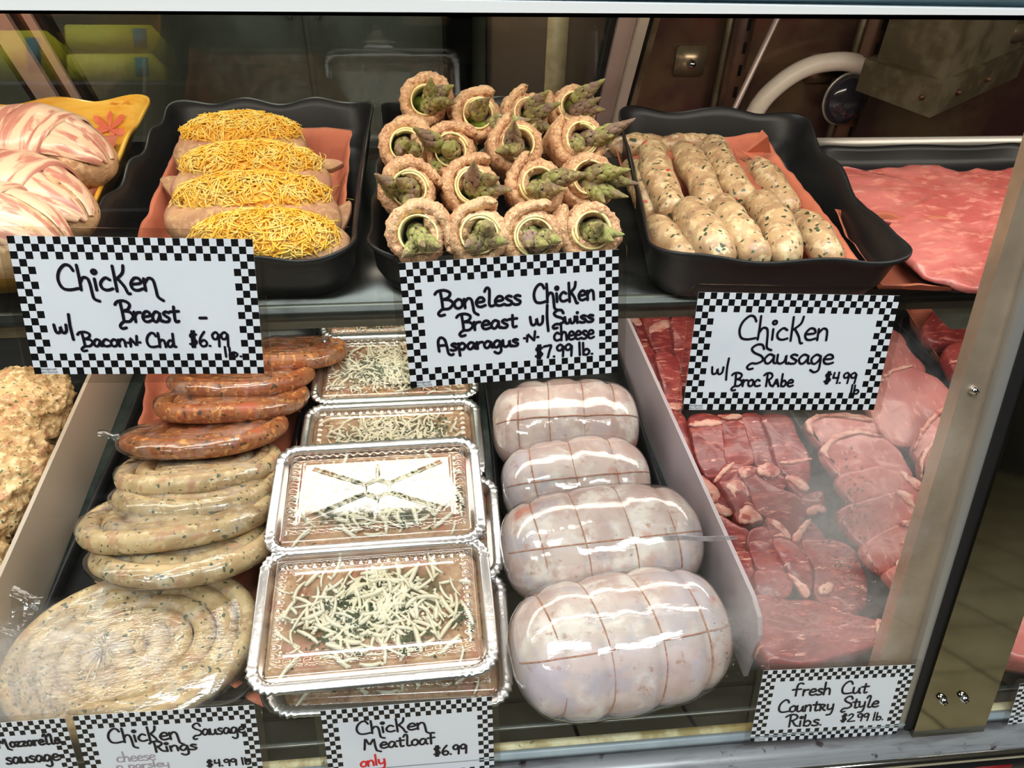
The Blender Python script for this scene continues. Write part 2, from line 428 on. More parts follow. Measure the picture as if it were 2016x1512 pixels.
# top: white lip, blue-grey fascia, canopy
gt = atg(1000, 13.5)
tilt = Matrix.Rotation(R(.6), 3, 'Y')
g = G(); V = []
for x in (XL, XR):
    h_ = .0062 - .0090 * x
    for y, z in ((gt[1] - .010, 0), (gt[1] + .012, 0), (gt[1] + .012, h_), (gt[1] - .010, h_)): V.append((x, y, gt[2] + z - (.0012 if x > 0 else 0)))
cpart('top_lip', g.add(V, [(0, 1, 2, 3), (7, 6, 5, 4), (0, 4, 5, 1), (1, 5, 6, 2), (2, 6, 7, 3), (3, 7, 4, 0)]), m_white, False)
cpart('top_fascia', G().bbox((gt[0], gt[1] + .003, gt[2] + .055), (XR - XL, .022, .106), .004), m_bluegrey)
cpart('canopy', G().bbox((0, .64, 1.415), (XR - XL, .36, .02), .002), m_shelf)
cpart('tube_housing', G().bbox((0, .545, 1.37), (2.1, .07, .05), .006), m_white)
# rear: leaning sliding glass door on the left, upright steel bay on the right
DS = .488
def dY(z): return .90 - (z - 1.06) * DS
DN = np.array([0, -1, -DS]); DN /= np.linalg.norm(DN)
def atd(x, y): return atp(x, y, (0, .90, 1.06), DN)
def leanbar(name, x0, x1, m, t=.014, lift=0., z0=.80, z1=1.40, parent=None):
    off = DN * lift
    pts = []
    for dz in (0, 1):
        z = z1 if dz else z0
        for x in (x0, x1):
            for k in (0, 1):
                p = np.array([x, dY(z), z]) + off - DN * t * k; pts.append(p)
    g = G().add(pts, [(0, 2, 3, 1), (4, 5, 7, 6), (0, 1, 5, 4), (2, 6, 7, 3), (0, 4, 6, 2), (1, 3, 7, 5)])
    me = g.build(name, False)
    return put(name, me, m, parent)
m_rearglass = film('rear_glass', rough=.03, f0=.035, tint=(.62, .63, .60), haze=.0)
xr = atd(1208, 15)[0]; xl = atd(20, 15)[0]
door = thing('door_1', 'leaning rear sliding glass door of the meat case', 'door', (0, 0, 0)); door['kind'] = 'structure'
leanbar('door_pane', XL + .02, xr, m_rearglass, .005, parent=door)
for a, b, m, lf in ((1217, 1252, m_frame, .012), (1253, 1272, m_frame2, .02), (1206, 1216, m_blackg, .006), (1273, 1285, m_blackg, .008), (1286, 1298, m_fan, .012),
                    (-30, 18, m_frame, .012), (18, 33, m_blackg, .006), (33, 46, m_rust, .006), (46, 64, m_frame, .010), (64, 76, m_blackg, .006), (-52, -32, m_blackg, .006)):
    leanbar('door_frame', atd(a, 15)[0], atd(b, 15)[0], m, .02, lf, parent=door)
cpart('rear_bay', G().box((.70, .975, 1.05), (.95, .02, .70)), m_back, False)
cpart('rear_lower', G().box((0, 1.03, .855), (XR - XL, .02, .27)), m_blackg, False)
cpart('rear_cap', G().box((.7, .88, 1.41), (.95, .2, .02)), m_blackg, False)

def onback(x, y, Y=.962): return atY(x, y, Y)
for k, (pts, scr, lb) in enumerate(((((1337, 90), (1396, 90), (1376, 149), (1324, 149)), (1358, 122), 'square nickel cover plate with one screw, left of the rusty upright'),
                                    (((1606, 105), (1660, 105), (1626, 163), (1573, 163)), None, 'square nickel cover plate half behind the white hose'))):
    P = [onback(*p) for p in pts]; c = sum(P) / 4
    w = abs(P[1][0] - P[0][0]) ; h = abs(P[0][2] - P[2][2])
    t = thing('cover_plate', lb, 'plate', c, group='nickel cover plates')
    put('plate', G().bbox((0, 0, 0), (w, .008, h), .002).build('plate'), m_plate, t)
    if scr:
        s = onback(*scr) - c
        sc = put('screw', mesh('screw', *tube([(0, -.002, 0), (0, -.006, 0)], .0055, 14)), m_chrome, t, loc=(s[0], -.002, s[2]))
        put('screw_slot', G().box((0, -.0115, 0), (.007, .001, .0014)).build('screw_slot', False), m_dark, sc)
for (xt, xb, wpx, lb, zb, zt) in ((1437, 1420, 46, 'rusty slotted shelf upright standing left of the white hose', .80, 1.39), (1688, 1650, 46, 'slotted shelf upright below the galvanised fan box', .80, 1.39)):
    c = onback(xt, 120); w = .024
    t = thing('slotted_upright', lb, 'upright', (c[0], .945, zb), group='slotted uprights')
    put('channel', G().bbox((0, 0, (zt - zb) / 2), (w, .022, zt - zb), .003).build('channel'), m_rust, t)
    put('channel_edge', G().bbox((-w * .62, .004, (zt - zb) / 2), (.006, .012, zt - zb), .001).build('channel_edge'), m_fan, t)
    g = G()
    for i in range(22): g.box((.004, -.0112, .02 + i * .026), (.004, .001, .013))
    put('slots', g.build('slots', False), m_dark, t)
# slanted strip, hose, dome fitting, fan box
a, b = atY(1540, 15, .92), atY(1447, 212, .88)
d = Vector(b - a); 
solo('slanted_rail', mesh('slanted_rail', *tube([a - np.array(d) * .25, (a + b) / 2, b + np.array(d) * 1.2], .0035, 8)), m_frame, 'thin slanted metal rail between the two steel bays', 'rail')
hp = [atY(x, y, Y) for x, y, Y in ((1455, 300, .93), (1490, 215, .93), (1535, 165, .935), (1590, 132, .94), (1650, 121, .94), (1700, 128, .94), (1760, 150, .94))]
solo('drain_hose', mesh('drain_hose', *tube(crom(hp, 8), .0112, 16)), m_hose, 'thick milky white hose arching behind the sausage tray', 'hose')
c = atY(1664, 195, .935)
t = thing('dome_fitting', 'dark round dome fitting on the rear panel below the hose', 'fitting', c)
g = G(); rr = []
for h, r_ in ((0, .027), (-.006, .0265), (-.012, .023), (-.017, .016), (-.020, .006)):
    rr += [(r_ * math.cos(R(a)), h, r_ * math.sin(R(a)) * 1.15) for a in range(0, 360, 15)]
put('dome', mesh('dome', rr, ringfaces(24, 5)), mk('dark_lens', (46, 44, 52), rough=.12, coat=.5), t)
put('dome_ring', mesh('dome_ring', *tube([(.0275 * math.cos(R(a)), 0, .0275 * math.sin(R(a)) * 1.15) for a in range(0, 361, 12)], .002, 8, round_=False)), m_alu, t)
zb = 1.100; A_ = at(1830, 232, zb); L_ = at(1684, 178, zb); R_ = at(2002, 152, zb)
t = thing('fan_box', 'grimy galvanised fan box hanging cornerwise at the top right', 'fan box', (A_ + L_ + R_) / 3)
o_ = (A_ + L_ + R_) / 3
def prism(name, P, z0, z1, m, parent):
    n = len(P); V = [np.array([p[0], p[1], z0]) - o_ for p in P] + [np.array([p[0], p[1], z1]) - o_ for p in P]
    return put(name, mesh(name, V, [tuple(range(n - 1, -1, -1)), tuple(range(n, 2 * n))] + [(i, (i + 1) % n, n + (i + 1) % n, n + i) for i in range(n)], False), m, parent)
Q_ = [A_, R_, R_ + L_ - A_, L_]; cq = sum(Q_) / 4
lip = prism('drip_lip', Q_, zb, zb + .036, m_fan, t)
prism('fan_body', [cq + (q - cq) * .86 for q in Q_], zb + .036, 1.40, m_fan, t)
for f_, e_ in ((.22, R_), (.55, R_), (.16, L_)):
    q = A_ + (e_ - A_) * f_; dd = (e_ - A_)[:2]; dd = np.array([dd[1], -dd[0], 0]); dd /= np.linalg.norm(dd); dd *= -1 if dd[1] > 0 else 1
    q = q + np.array([0, 0, .018]) - o_
    put('rivet', mesh('rivet', *tube([q, q + dd * .002], .0032, 10)), m_rust, lip)
c = atY(1990, 65, .90)
solo('spec_plate', G().bbox(c, (.04, .004, .02), .001).build('spec_plate'), m_plate, 'small pale plate on the rear wall right of the fan box', 'plate')

# ------------------------------------------------------------------ upper shelf
SZ = 1.06; SY0, SY1 = .518, .80
sh = thing('display_shelf', 'dark steel upper shelf carrying the five food trays', 'shelf', (0, .65, SZ))
put('shelf_panel', G().bbox((0, 0, -.006), (2.2, SY1 - SY0, .012), .002).build('shelf_panel'), m_shelf, sh)
put('front_lip', G().bbox((0, SY0 - .65 - .003, -.0100), (2.2, .006, .021), .0012).build('front_lip'), m_shelfedge, sh)
put('back_lip', G().bbox((.76, SY1 - .65, .004), (.70, .004, .022), .001).build('back_lip'), m_alu, sh)
put('tube_holder', G().bbox((0, .025, -.0165), (1.7, .09, .010), .003).build('tube_holder'), m_white, sh)
tp = [(1830, 600), (1918, 600), (1914, 632), (1900, 648), (1872, 648), (1855, 634), (1842, 618)]
P = [atY(x, y, SY0 + .004) for x, y in tp]
g = G(); n = len(P); g.add([p - np.array([0, .65, SZ]) for p in P] + [p + np.array([0, .006, 0]) - np.array([0, .65, SZ]) for p in P], [tuple(range(n)), tuple(range(2 * n - 1, n - 1, -1))] + [(i, (i + 1) % n, n + (i + 1) % n, n + i) for i in range(n)])
put('bracket_tongue', g.build('bracket_tongue', False), m_shelfedge, sh)

# ------------------------------------------------------------------ front glass with condensation
def front_glass(name, fogs):
    t = NT(name); tr = t.n('ShaderNodeBsdfTransparent'); tr.inputs[0].default_value = (.97, .985, .975, 1)
    gl = t.n('ShaderNodeBsdfGlossy'); gl.inputs['Roughness'].default_value = .01
    c = t.co(rand=False); base = tr.outputs[0]; tot = None
    for (p, r_, s) in fogs:
        d = t.n('ShaderNodeVectorMath', operation='DISTANCE'); t.l(c, d.inputs[0]); d.inputs[1].default_value = tuple(p)
        x = t.mapr(t.math('ADD', d.outputs['Value'], t.math('MULTIPLY', t.math('SUBTRACT', t.noise(c, 26, 4), .5), r_ * .9)), r_ * .25, r_, s, 0)
        tot = x if tot is None else t.math('MAXIMUM', tot, x)
    if tot is not None:
        gr = t.mapr(t.noise(c, 160, 3), .35, .65, .90, 1.0)
        d = t.n('ShaderNodeBsdfTranslucent'); d.inputs[0].default_value = (.86, .84, .82, 1)
        d2 = t.n('ShaderNodeBsdfDiffuse'); d2.inputs[0].default_value = (.86, .84, .82, 1)
        mm = t.n('ShaderNodeMixShader'); mm.inputs[0].default_value = .45; t.l(d.outputs[0], mm.inputs[1]); t.l(d2.outputs[0], mm.inputs[2])
        m = t.n('ShaderNodeMixShader'); t.l(t.math('MULTIPLY', tot, gr), m.inputs[0]); t.l(base, m.inputs[1]); t.l(mm.outputs[0], m.inputs[2]); base = m.outputs[0]
    m = t.n('ShaderNodeMixShader'); t.l(t.schlick(.04), m.inputs[0]); t.l(base, m.inputs[1]); t.l(gl.outputs[0], m.inputs[2]); t.l(m.outputs[0], t.out.inputs[0])
    return t.m
m_clear = front_glass('front_glass', [])
fog_px = [((1660, 1010), .090, .40), ((1690, 880), .110, .34), ((1570, 1200), .075, .36), ((1650, 1240), .075, .38), ((1440, 1240), .028, .28), ((50, 1340), .06, .55), ((130, 1290), .05, .34), ((20, 1430), .05, .45)]
m_fog = front_glass('fogged_glass', [(tuple(atg(*p)), r_, s) for p, r_, s in fog_px])
m_gedge = mk('glass_edge', (120, 160, 150), rough=.1)
GT = (1.335 - .75) / math.cos(LEAN)
def pane(name, x0, x1, s0=0., s1=0.):
    V = []
    for back in (0, 1):
        for x, v in ((x0, 0), (x1, 0), (x1, GT), (x0, GT)):
            p = np.array([x + (v / GT) * (s1 if x == x1 else s0), GP[1], GP[2]]) + GU * v - GN * (.005 * back); V.append(p)
    f = [(0, 1, 2, 3), (4, 7, 6, 5), (0, 4, 5, 1), (2, 6, 7, 3), (1, 5, 6, 2), (0, 3, 7, 4)]
    return struct(name, mesh(name, V, f, False, [0, 1, 2, 2, 2, 2]), [m_clear, m_fog, m_gedge])
pane('window_1', XL + .03, .394, 0, .032); pane('window_2', .456, XR - .03, .032, 0)
# water drops on the inside of the glass
g = G(); m_drop = film('water_drop', rough=.02, f0=.10, tint=(.82, .80, .78), gain=1.6)
def drops(cx_, cy_, sx, sy, n, rmax, sh_=0):
    for _ in range(n):
        x, y = rnd.gauss(cx_, sx), rnd.gauss(cy_, sy); x += sh_ * (y - cy_)
        p = atg(x, y) - GN * .0052; r_ = rmax * (.3 + .7 * rnd.random() ** 2.5); rr = []
        if x > 1745 - (y - 1298) * .31 - 12: continue
        st = 1 + rnd.random() * .9
        for h, q in ((0, 1), (.35, .85), (.6, .45)):
            rr += [p + np.array([1, 0, 0]) * r_ * q * math.cos(R(a)) + GU * r_ * q * st * math.sin(R(a)) - GN * r_ * h for a in range(0, 360, 60)]
        g.add(rr, ringfaces(6, 3))
drops(1662, 985, 34, 55, 240, .0013, .1); drops(1680, 1130, 26, 60, 260, .0012, .25); drops(1600, 1240, 70, 45, 130, .0008)
drops(1440, 1270, 14, 40, 70, .0010); drops(45, 1350, 40, 36, 220, .0012); drops(1560, 1180, 60, 70, 60, .0007)
solo('condensation_drops', g.build('condensation_drops'), m_drop, 'beads of condensation on the inside of the front glass', 'water drops', kind='stuff')

# ------------------------------------------------------------------ steel post between two panes
post = thing('glass_post', 'brown and polished steel post joining two front panes at the right', 'post', GP + np.array([.38, 0, 0]))
PO = GP + np.array([.38, 0, 0])
def postbar(name, xb0, xt0, xb1, xt1, m, lift, t, v0=-.004, v1=None, b=0):
    v1 = GT if v1 is None else v1; pts = []
    zt = lambda v: v / GT
    for v in (v0, v1):
        f_ = v / ((1.3 - .74) / math.cos(LEAN))
        for x in (xb0 + (xt0 - xb0) * f_, xb1 + (xt1 - xb1) * f_):
            for k in (0, 1):
                pts.append(np.array([x, GP[1], GP[2]]) + GU * v + GN * (lift - t * k) - PO)
    g = G().add(pts, [(0, 2, 3, 1), (4, 5, 7, 6), (0, 1, 5, 4), (2, 6, 7, 3), (0, 4, 6, 2), (1, 3, 7, 5)])
    return put(name, g.build(name, False), m, post)
fl = postbar('steel_flange', .355, .396, .385, .411, m_flange, -.0056, .012)
postbar('aluminium_strip', .385, .4105, .392, .421, m_alu, .001, .016)
postbar('rubber_gasket', .391, .421, .399, .433, m_blackg, .003, .016)
pp = postbar('polished_panel', .3975, .433, .464, .492, m_mirror, .006, .008, -.012)
postbar('panel_edge', .464, .492, .466, .4945, m_alu, .004, .012, -.012)
def screw(parent, px, lift, r_):
    p = atg(*px) + GN * lift - PO
    o = put('screw', mesh('screw', *tube([(0, 0, -.001), (0, 0, .0012)], r_, 16)), m_chrome, parent, loc=p, rot=basis(GN))
    put('screw_recess', G().box((0, 0, r_ + .0007), (r_ * 1.1, r_ * .24, .0006)).box((0, 0, r_ + .0007), (r_ * .24, r_ * 1.1, .0006)).build('screw_recess', False), m_dark, o)
screw(fl, (1925, 773), -.0056, .0036)
screw(pp, (1846, 1366), .006, .0042); screw(pp, (1887, 1362), .006, .0042)

# ------------------------------------------------------------------ dividers on the deck
def divider(p0, p1, h, m, label):
    a, b = np.array(p0), np.array(p1); d = b - a; L = np.linalg.norm(d[:2]); ang = math.atan2(d[1], d[0])
    prof = [(0, 0), (L, 0), (L, h), (.03, h), (.012, h - .006), (.003, h - .02)]
    n = len(prof); V = [(x, -.002, z) for x, z in prof] + [(x, .002, z) for x, z in prof]
    me = mesh('shelf_divider', V, [tuple(range(n - 1, -1, -1)), tuple(range(n, 2 * n))] + [(i, (i + 1) % n, n + (i + 1) % n, n + i) for i in range(n)], False)
    return solo('tray_divider', me, m, label, 'divider', 'tray dividers', loc=(a[0], a[1], .7505), rot=(0, 0, ang))
divider((.266, .35), (.238, .92), .082, m_divR, 'lilac white upright divider between the wrapped roasts and the red ribs')
divider((-.388, .36), (-.413, .93), .082, m_divL, 'beige white upright divider between the ground chicken and the sausage rings')

a, b = atg(1298, 1054), atg(1450, 1060)
P = [atg(*p) for p in ((1298, 1054), (1330, 1052), (1375, 1055), (1450, 1053), (1452, 1059), (1400, 1064), (1350, 1061), (1300, 1063))]; c = sum(P) / 8; n = 8
solo('plastic_sliver', mesh('plastic_sliver', [p + GN * .0016 - c for p in P] + [p + GN * .0008 - c for p in P], [tuple(range(n)), tuple(range(2 * n - 1, n - 1, -1))] + [(i, (i + 1) % n, n + (i + 1) % n, n + i) for i in range(n)], False),
     film('dull_plastic', rough=.4, f0=.1, haze=1.0, hazecol=(150, 140, 140)), 'thin grey sliver of plastic stuck on the glass over the roasts and ribs', 'plastic strip', loc=c)

# ================================================================== food on the upper shelf
m_tray = mk('black_melamine', (24, 24, 25), [('noise', 30, .55, .8, (34, 34, 35))], rough=.42, spec=.4, bump=[(90, .05, .001)])
m_peach = mk('peach_paper', (188, 106, 78), [('noise', 30, .4, .7, (172, 92, 68))], rough=.75, bump=[(60, .25, .002), (300, .1, .0006)])
def wavy_tray(name, hx, hy, h, rc=.03, base=.80, waves=14, amp=.0032, lift=.002, th=.0032, phase=0., cw=(.2, .2, .2, .2)):
    n = 168; P0 = resample(rrect(hx, hy, rc, 10), n); rings = []
    def ring(sc, z, top, inset):
        V = []
        for i, (x, y) in enumerate(P0):
            w = math.sin(2 * math.pi * waves * i / n + phase)
            cor = max(0., (abs(x) / hx + abs(y) / hy - 1.55) / .35); cor = min(cor, 1) * cw[(0 if x > 0 else 1) if y > 0 else (2 if x < 0 else 3)]
            k = sc + top * (.007 * w + .06 * cor)
            L = math.hypot(x, y); px, py = x * k, y * k
            px -= inset * x / L; py -= inset * y / L
            V.append((px, py, z + top * (amp * w * (1 - min(1, cor * 1.5)) + lift * cor * 3)))
        return V
    for sc, z, top, ins in ((.55, 0, 0, 0), (base - .03, 0, 0, 0), (base, .004, 0, 0), (base + .06, h * .45, .15, 0), (.965, h * .86, .7, 0), (.995, h - .003, 1, 0),
                            (1.0, h, 1, .0008), (.998, h + .0006, 1, th * .6), (.995, h - .001, 1, th), (.965, h * .86, .7, th), (base + .06, h * .45, .15, th), (base, .0075, 0, th), (base - .04, .0038, 0, 0), (.4, .0038, 0, 0)):
        rings += ring(sc, z, top, ins)
    return mesh(name, rings, ringfaces(n, 14))
SF = SZ + .0008
def paper(name, C, zf, parent, org, e=(.14, .14, .10, .16), amp=.003, seed=0., m=None):
    """sheet pressed into a tray: C = four world corners BL BR FR FL; e = share of each side that climbs (left,right,front,back)"""
    C = [np.array(c) for c in C]
    def fn(u, v):
        p = (C[3] * (1 - u) + C[2] * u) * (1 - v) + (C[0] * (1 - u) + C[1] * u) * v
        k = max(1 - u / e[0], 1 - (1 - u) / e[1], 1 - v / e[2], 1 - (1 - v) / e[3], 0.)
        k = k * k * (3 - 2 * k)
        z = zf + (p[2] - zf) * k + amp * nz(p, 26, seed) * (.25 + k) + amp * .4 * nz(p, 70, seed) * (.2 + k)
        wob = .0025 * nz(p, 40, seed + 3)
        return np.array([p[0] + wob * k, p[1] + wob * k, max(z, zf - .0005)]) - org
    v, f = grid(fn, 60, 60); v, f = thick(v, f, .0004)
    return put(name, mesh(name, v, f), m or m_peach, parent)

trays = {}
def tray(label, c, rz, mat, **k):
    me = wavy_tray('tray', **k)
    t = solo('serving_tray', me, mat, label, 'tray', 'trays on the upper shelf', loc=(c[0], c[1], SF), rot=(0, 0, R(rz)))
    return t
# yellow painted tray
def yellow_mat():
    return mk('yellow_glaze', (240, 190, 84), [('noise', 18, .35, .65, (228, 164, 54), (1, 1, 6)), ('noise', 30, .62, .72, (206, 120, 40), (1, 1, 4))], rough=.25, coat=.5)
t_yel = tray('yellow painted serving tray holding bacon wrapped chicken, far left of the shelf', (-.402, .668), 4, yellow_mat(), hx=.122, hy=.168, h=.048, waves=12, amp=.003, phase=.4, th=.004, cw=(.5, .4, .2, .2))
t_chd = tray('black wavy tray holding cheese topped chicken breasts on peach paper', (-.166, .672), 0, m_tray, hx=.104, hy=.166, h=.046, phase=1.2, base=.90)
t_asp = tray('black wavy tray filled with asparagus chicken rolls', (.046, .672), 0, m_tray, hx=.099, hy=.166, h=.046, phase=.2, base=.90)
t_sau = tray('black wavy tray with raw chicken sausage links, turned slightly askew', (.275, .640), -6.5, m_tray, hx=.098, hy=.158, h=.048, phase=2.0, amp=.0034, lift=.002, base=.90, cw=(.4, 0, 0, 1.2), waves=9)
t_ham = tray('low black tray under the flat pink cutlets beside the steel post', (.52, .622), 0, m_tray, hx=.13, hy=.132, h=.024, waves=8, amp=.0006, lift=.001, base=.92)

# painted flower on the inner back wall of the yellow tray
m_petal = mk('orange_petal_paint', (214, 84, 40), [('noise', 60, .4, .7, (228, 120, 60))], rough=.35); m_leafp = mk('green_leaf_paint', (110, 122, 50), rough=.35); m_linep = mk('dark_line_paint', (56, 48, 40), rough=.4)
def paint(name, px, Y, m):
    P = [atY(x, y, Y) for x, y in px]; P = crom(P, 5, True)
    P = [p + np.array([0, -.0012 + (p[2] - 1.105) * .73, 0]) for p in P]
    Mi = (Matrix.Translation((-.402, .668, SF)) @ Matrix.Rotation(R(4), 4, 'Z')).inverted()
    n = len(P); V = [Mi @ Vector(p) for p in P] + [Mi @ Vector(p + np.array([0, .0012, 0])) for p in P]
    return put(name, mesh(name, V, [tuple(range(n)), tuple(range(2 * n - 1, n - 1, -1))] + [(i, (i + 1) % n, n + (i + 1) % n, n + i) for i in range(n)], False), m, t_yel)
def petal(a, b, w, m=None):
    a, b = np.array(a, float), np.array(b, float); d = b - a; L = np.linalg.norm(d); d /= L; q = np.array([-d[1], d[0]])
    return [tuple(a), tuple(a + d * L * .35 + q * w * .7), tuple(a + d * L * .75 + q * w), tuple(b), tuple(a + d * L * .75 - q * w), tuple(a + d * L * .35 - q * w * .7)]
YP = .8275
for b, w in (((188, 224), 5), ((218, 216), 5), ((247, 222), 6), ((198, 245), 5), ((256, 250), 5), ((236, 258), 4)):
    paint('painted_petal', petal((224, 245), b, w), YP, m_petal)
paint('painted_leaf', petal((155, 238), (184, 262), 6), YP, m_leafp); paint('painted_leaf', [(46, 214), (62, 217), (75, 211), (70, 219), (56, 221)], YP, m_linep)
def PX(px, z): return at(px[0], px[1], z)
o0 = np.array([0, 0, 0.])
def liner(label, Cpx, zf, **k):
    C = [at(x, y, z) for x, y, z in Cpx]; c = sum(C) / 4
    t = thing('paper_liner', label, 'paper', c, group='peach paper liners')
    paper('paper_sheet', C, zf, t, c, **k); return t
ZF = SF + .0055
liner('peach paper sheet lining the yellow tray under the bacon wrapped chicken', ((-120, 262, 1.088), (236, 268, 1.090), (160, 470, 1.084), (-260, 470, 1.084)), ZF, seed=1.)
liner('peach paper sheet under the cheese topped chicken breasts', ((366, 240, 1.104), (690, 256, 1.100), (676, 520, 1.082), (268, 470, 1.086)), ZF, e=(.08, .10, .05, .16), seed=2.)
lp = liner('peach paper sheet under the chicken sausage links', ((1206, 278, 1.088), (1500, 262, 1.096), (1700, 520, 1.092), (1290, 512, 1.088)), ZF, e=(.10, .16, .06, .12), seed=3.)
cc = np.array(lp.location)
for px, z in (([(1448, 292), (1470, 300), (1500, 255), (1512, 268), (1518, 300), (1505, 300), (1490, 318)], 1.098), ([(1443, 290), (1466, 300), (1505, 380), (1480, 386)], 1.090)):
    P = [at(x, y, z + (.02 if (x, y) in ((1500, 255), (1512, 268)) else 0)) - cc for x, y in px]
    n = len(P); g = G().add(P + [p - np.array([0, 0, .0005]) for p in P], [tuple(range(n)), tuple(range(2 * n - 1, n - 1, -1))] + [(i, (i + 1) % n, n + (i + 1) % n, n + i) for i in range(n)])
    put('paper_flap', g.build('paper_flap', False), m_peach, lp)

# ---------------------------------------------------------------- asparagus rolls
m_bread = mk('breaded_chicken', (206, 166, 128), [('noise', 40, .40, .58, (186, 142, 108)), ('noise', 420, .48, .62, (232, 190, 146)), ('noise', 130, .58, .68, (158, 104, 74))], rough=.72, bump=[(520, .7, .0016), (130, .5, .003)], sss=.12)
m_swiss = mk('swiss_cheese', (240, 226, 168), [('noise', 60, .4, .7, (232, 214, 148))], rough=.45, sss=.2)
m_spear = mk('asparagus_green', (142, 146, 84), [('noise', 70, .44, .58, (122, 106, 76)), ('noise', 210, .5, .64, (168, 158, 108)), ('noise', 30, .5, .62, (134, 112, 100))], rough=.42, bump=[(200, .25, .001)])
m_stalk = mk('asparagus_stalk', (134, 158, 66), [('noise', 40, .4, .65, (112, 128, 60))], rough=.4)
def spiral_strip(R0, R1, th, turns, L, z1, amp, seed, a0=0., n=96, rings=16, rnd_edge=.004):
    o, i_ = [], []
    for k in range(n):
        t = k / (n - 1); a = a0 + 2 * math.pi * turns * t; r = R0 + (R1 - R0) * t; q = min(1, t / .06, (1 - t) / .05)
        tt = th * (.45 + .55 * math.sqrt(max(q, 0)))
        o.append((r * math.cos(a), r * math.sin(a), r)); i_.append(((r - tt) * math.cos(a), (r - tt) * math.sin(a), r - tt))
    V, Fc = [], []
    for k in range(rings):
        s = k / (rings - 1); z = -L + (L + z1) * s; e = max(0, (z - (z1 - rnd_edge)) / rnd_edge) if rnd_edge else 0
        for side, arr in ((1, o), (0, i_)):
            for x, y, r in (arr if side else reversed(arr)):
                sh_ = th * .32 * e * e; rr = r - sh_ if side else r + sh_
                p = np.array([x * rr / r, y * rr / r, z]); d = amp * (nz(p, 60, seed) + .8 * nz(p, 190, seed) + .6 * nz(p, 420, seed))
                p[:2] *= 1 + d / max(r, .005) * (1 if side else -.6); p[2] += d * 1.2 * (1 if k == rings - 1 else 0); V.append(p)
    m = 2 * n; Fc = ringfaces(m, rings, caps=False)
    for base in (0, (rings - 1) * m):
        for k in range(n - 1):
            q = (base + k, base + k + 1, base + m - 2 - k, base + m - 1 - k); Fc.append(q if base else q[::-1])
    return V, Fc
roll_me = [mesh('breaded_roll', *spiral_strip(.0282, .0172 - .0008 * k, .0102, 1.28 + .12 * k, .080, .0, .0024, 5. * k, a0=(-.3 + .9 * k))) for k in range(4)]
swiss_me = [mesh('swiss_slice', *spiral_strip(.0155, .0128, .0013, 1.12 + .2 * k, .05, .0018, .0002, 9. * k, a0=.6 + 1.3 * k, n=60, rings=5, rnd_edge=0)) for k in range(3)]
def spear_mesh(k):
    g = G(); r0 = .0050; rs = random.Random(k)
    g.add(*tube([(0, 0, -.085), (0, 0, -.06), (0, 0, -.044), (0, 0, -.030), (0, 0, -.018)], [r0, r0, r0 * .9, r0 * .5, r0 * .12], 10), m=1)
    N = 30
    for i in range(N):
        t = i / (N - 1); z = -.052 + .040 * t; a = i * 2.4; rb = r0 * (1.0 + .12 * math.sin(min(t, .5) * 6.28) - .92 * max(0, (t - .25) / .75) ** 1.4)
        L = .0150 * (1 - .15 * t); w = .0044 * (1 - .52 * t); open_ = .10 + .12 * rs.random()
        rr = []
        for s, ww, th in ((0, .5, .3), (.3, 1, .55), (.6, .85, .5), (.85, .42, .3), (1, .06, .08)):
            out = max(rb + math.sin(s * 2.0) * .0012 * (1 + open_ * 2) * (1 - .6 * t) - .0016 * s * s * (.6 + t), .0003)
            for q in range(8):
                b = q * math.pi / 4; lx = w * ww * math.cos(b); ly = .0016 * th * math.sin(b) * 1.6 + out - abs(lx) * abs(lx) * 55
                rr.append((ly * math.cos(a) - lx * math.sin(a), ly * math.sin(a) + lx * math.cos(a), z + L * s))
        g.add(rr, ringfaces(8, 5), 0)
    return g.build('spear')
spear_me = [spear_mesh(k) for k in range(3)]
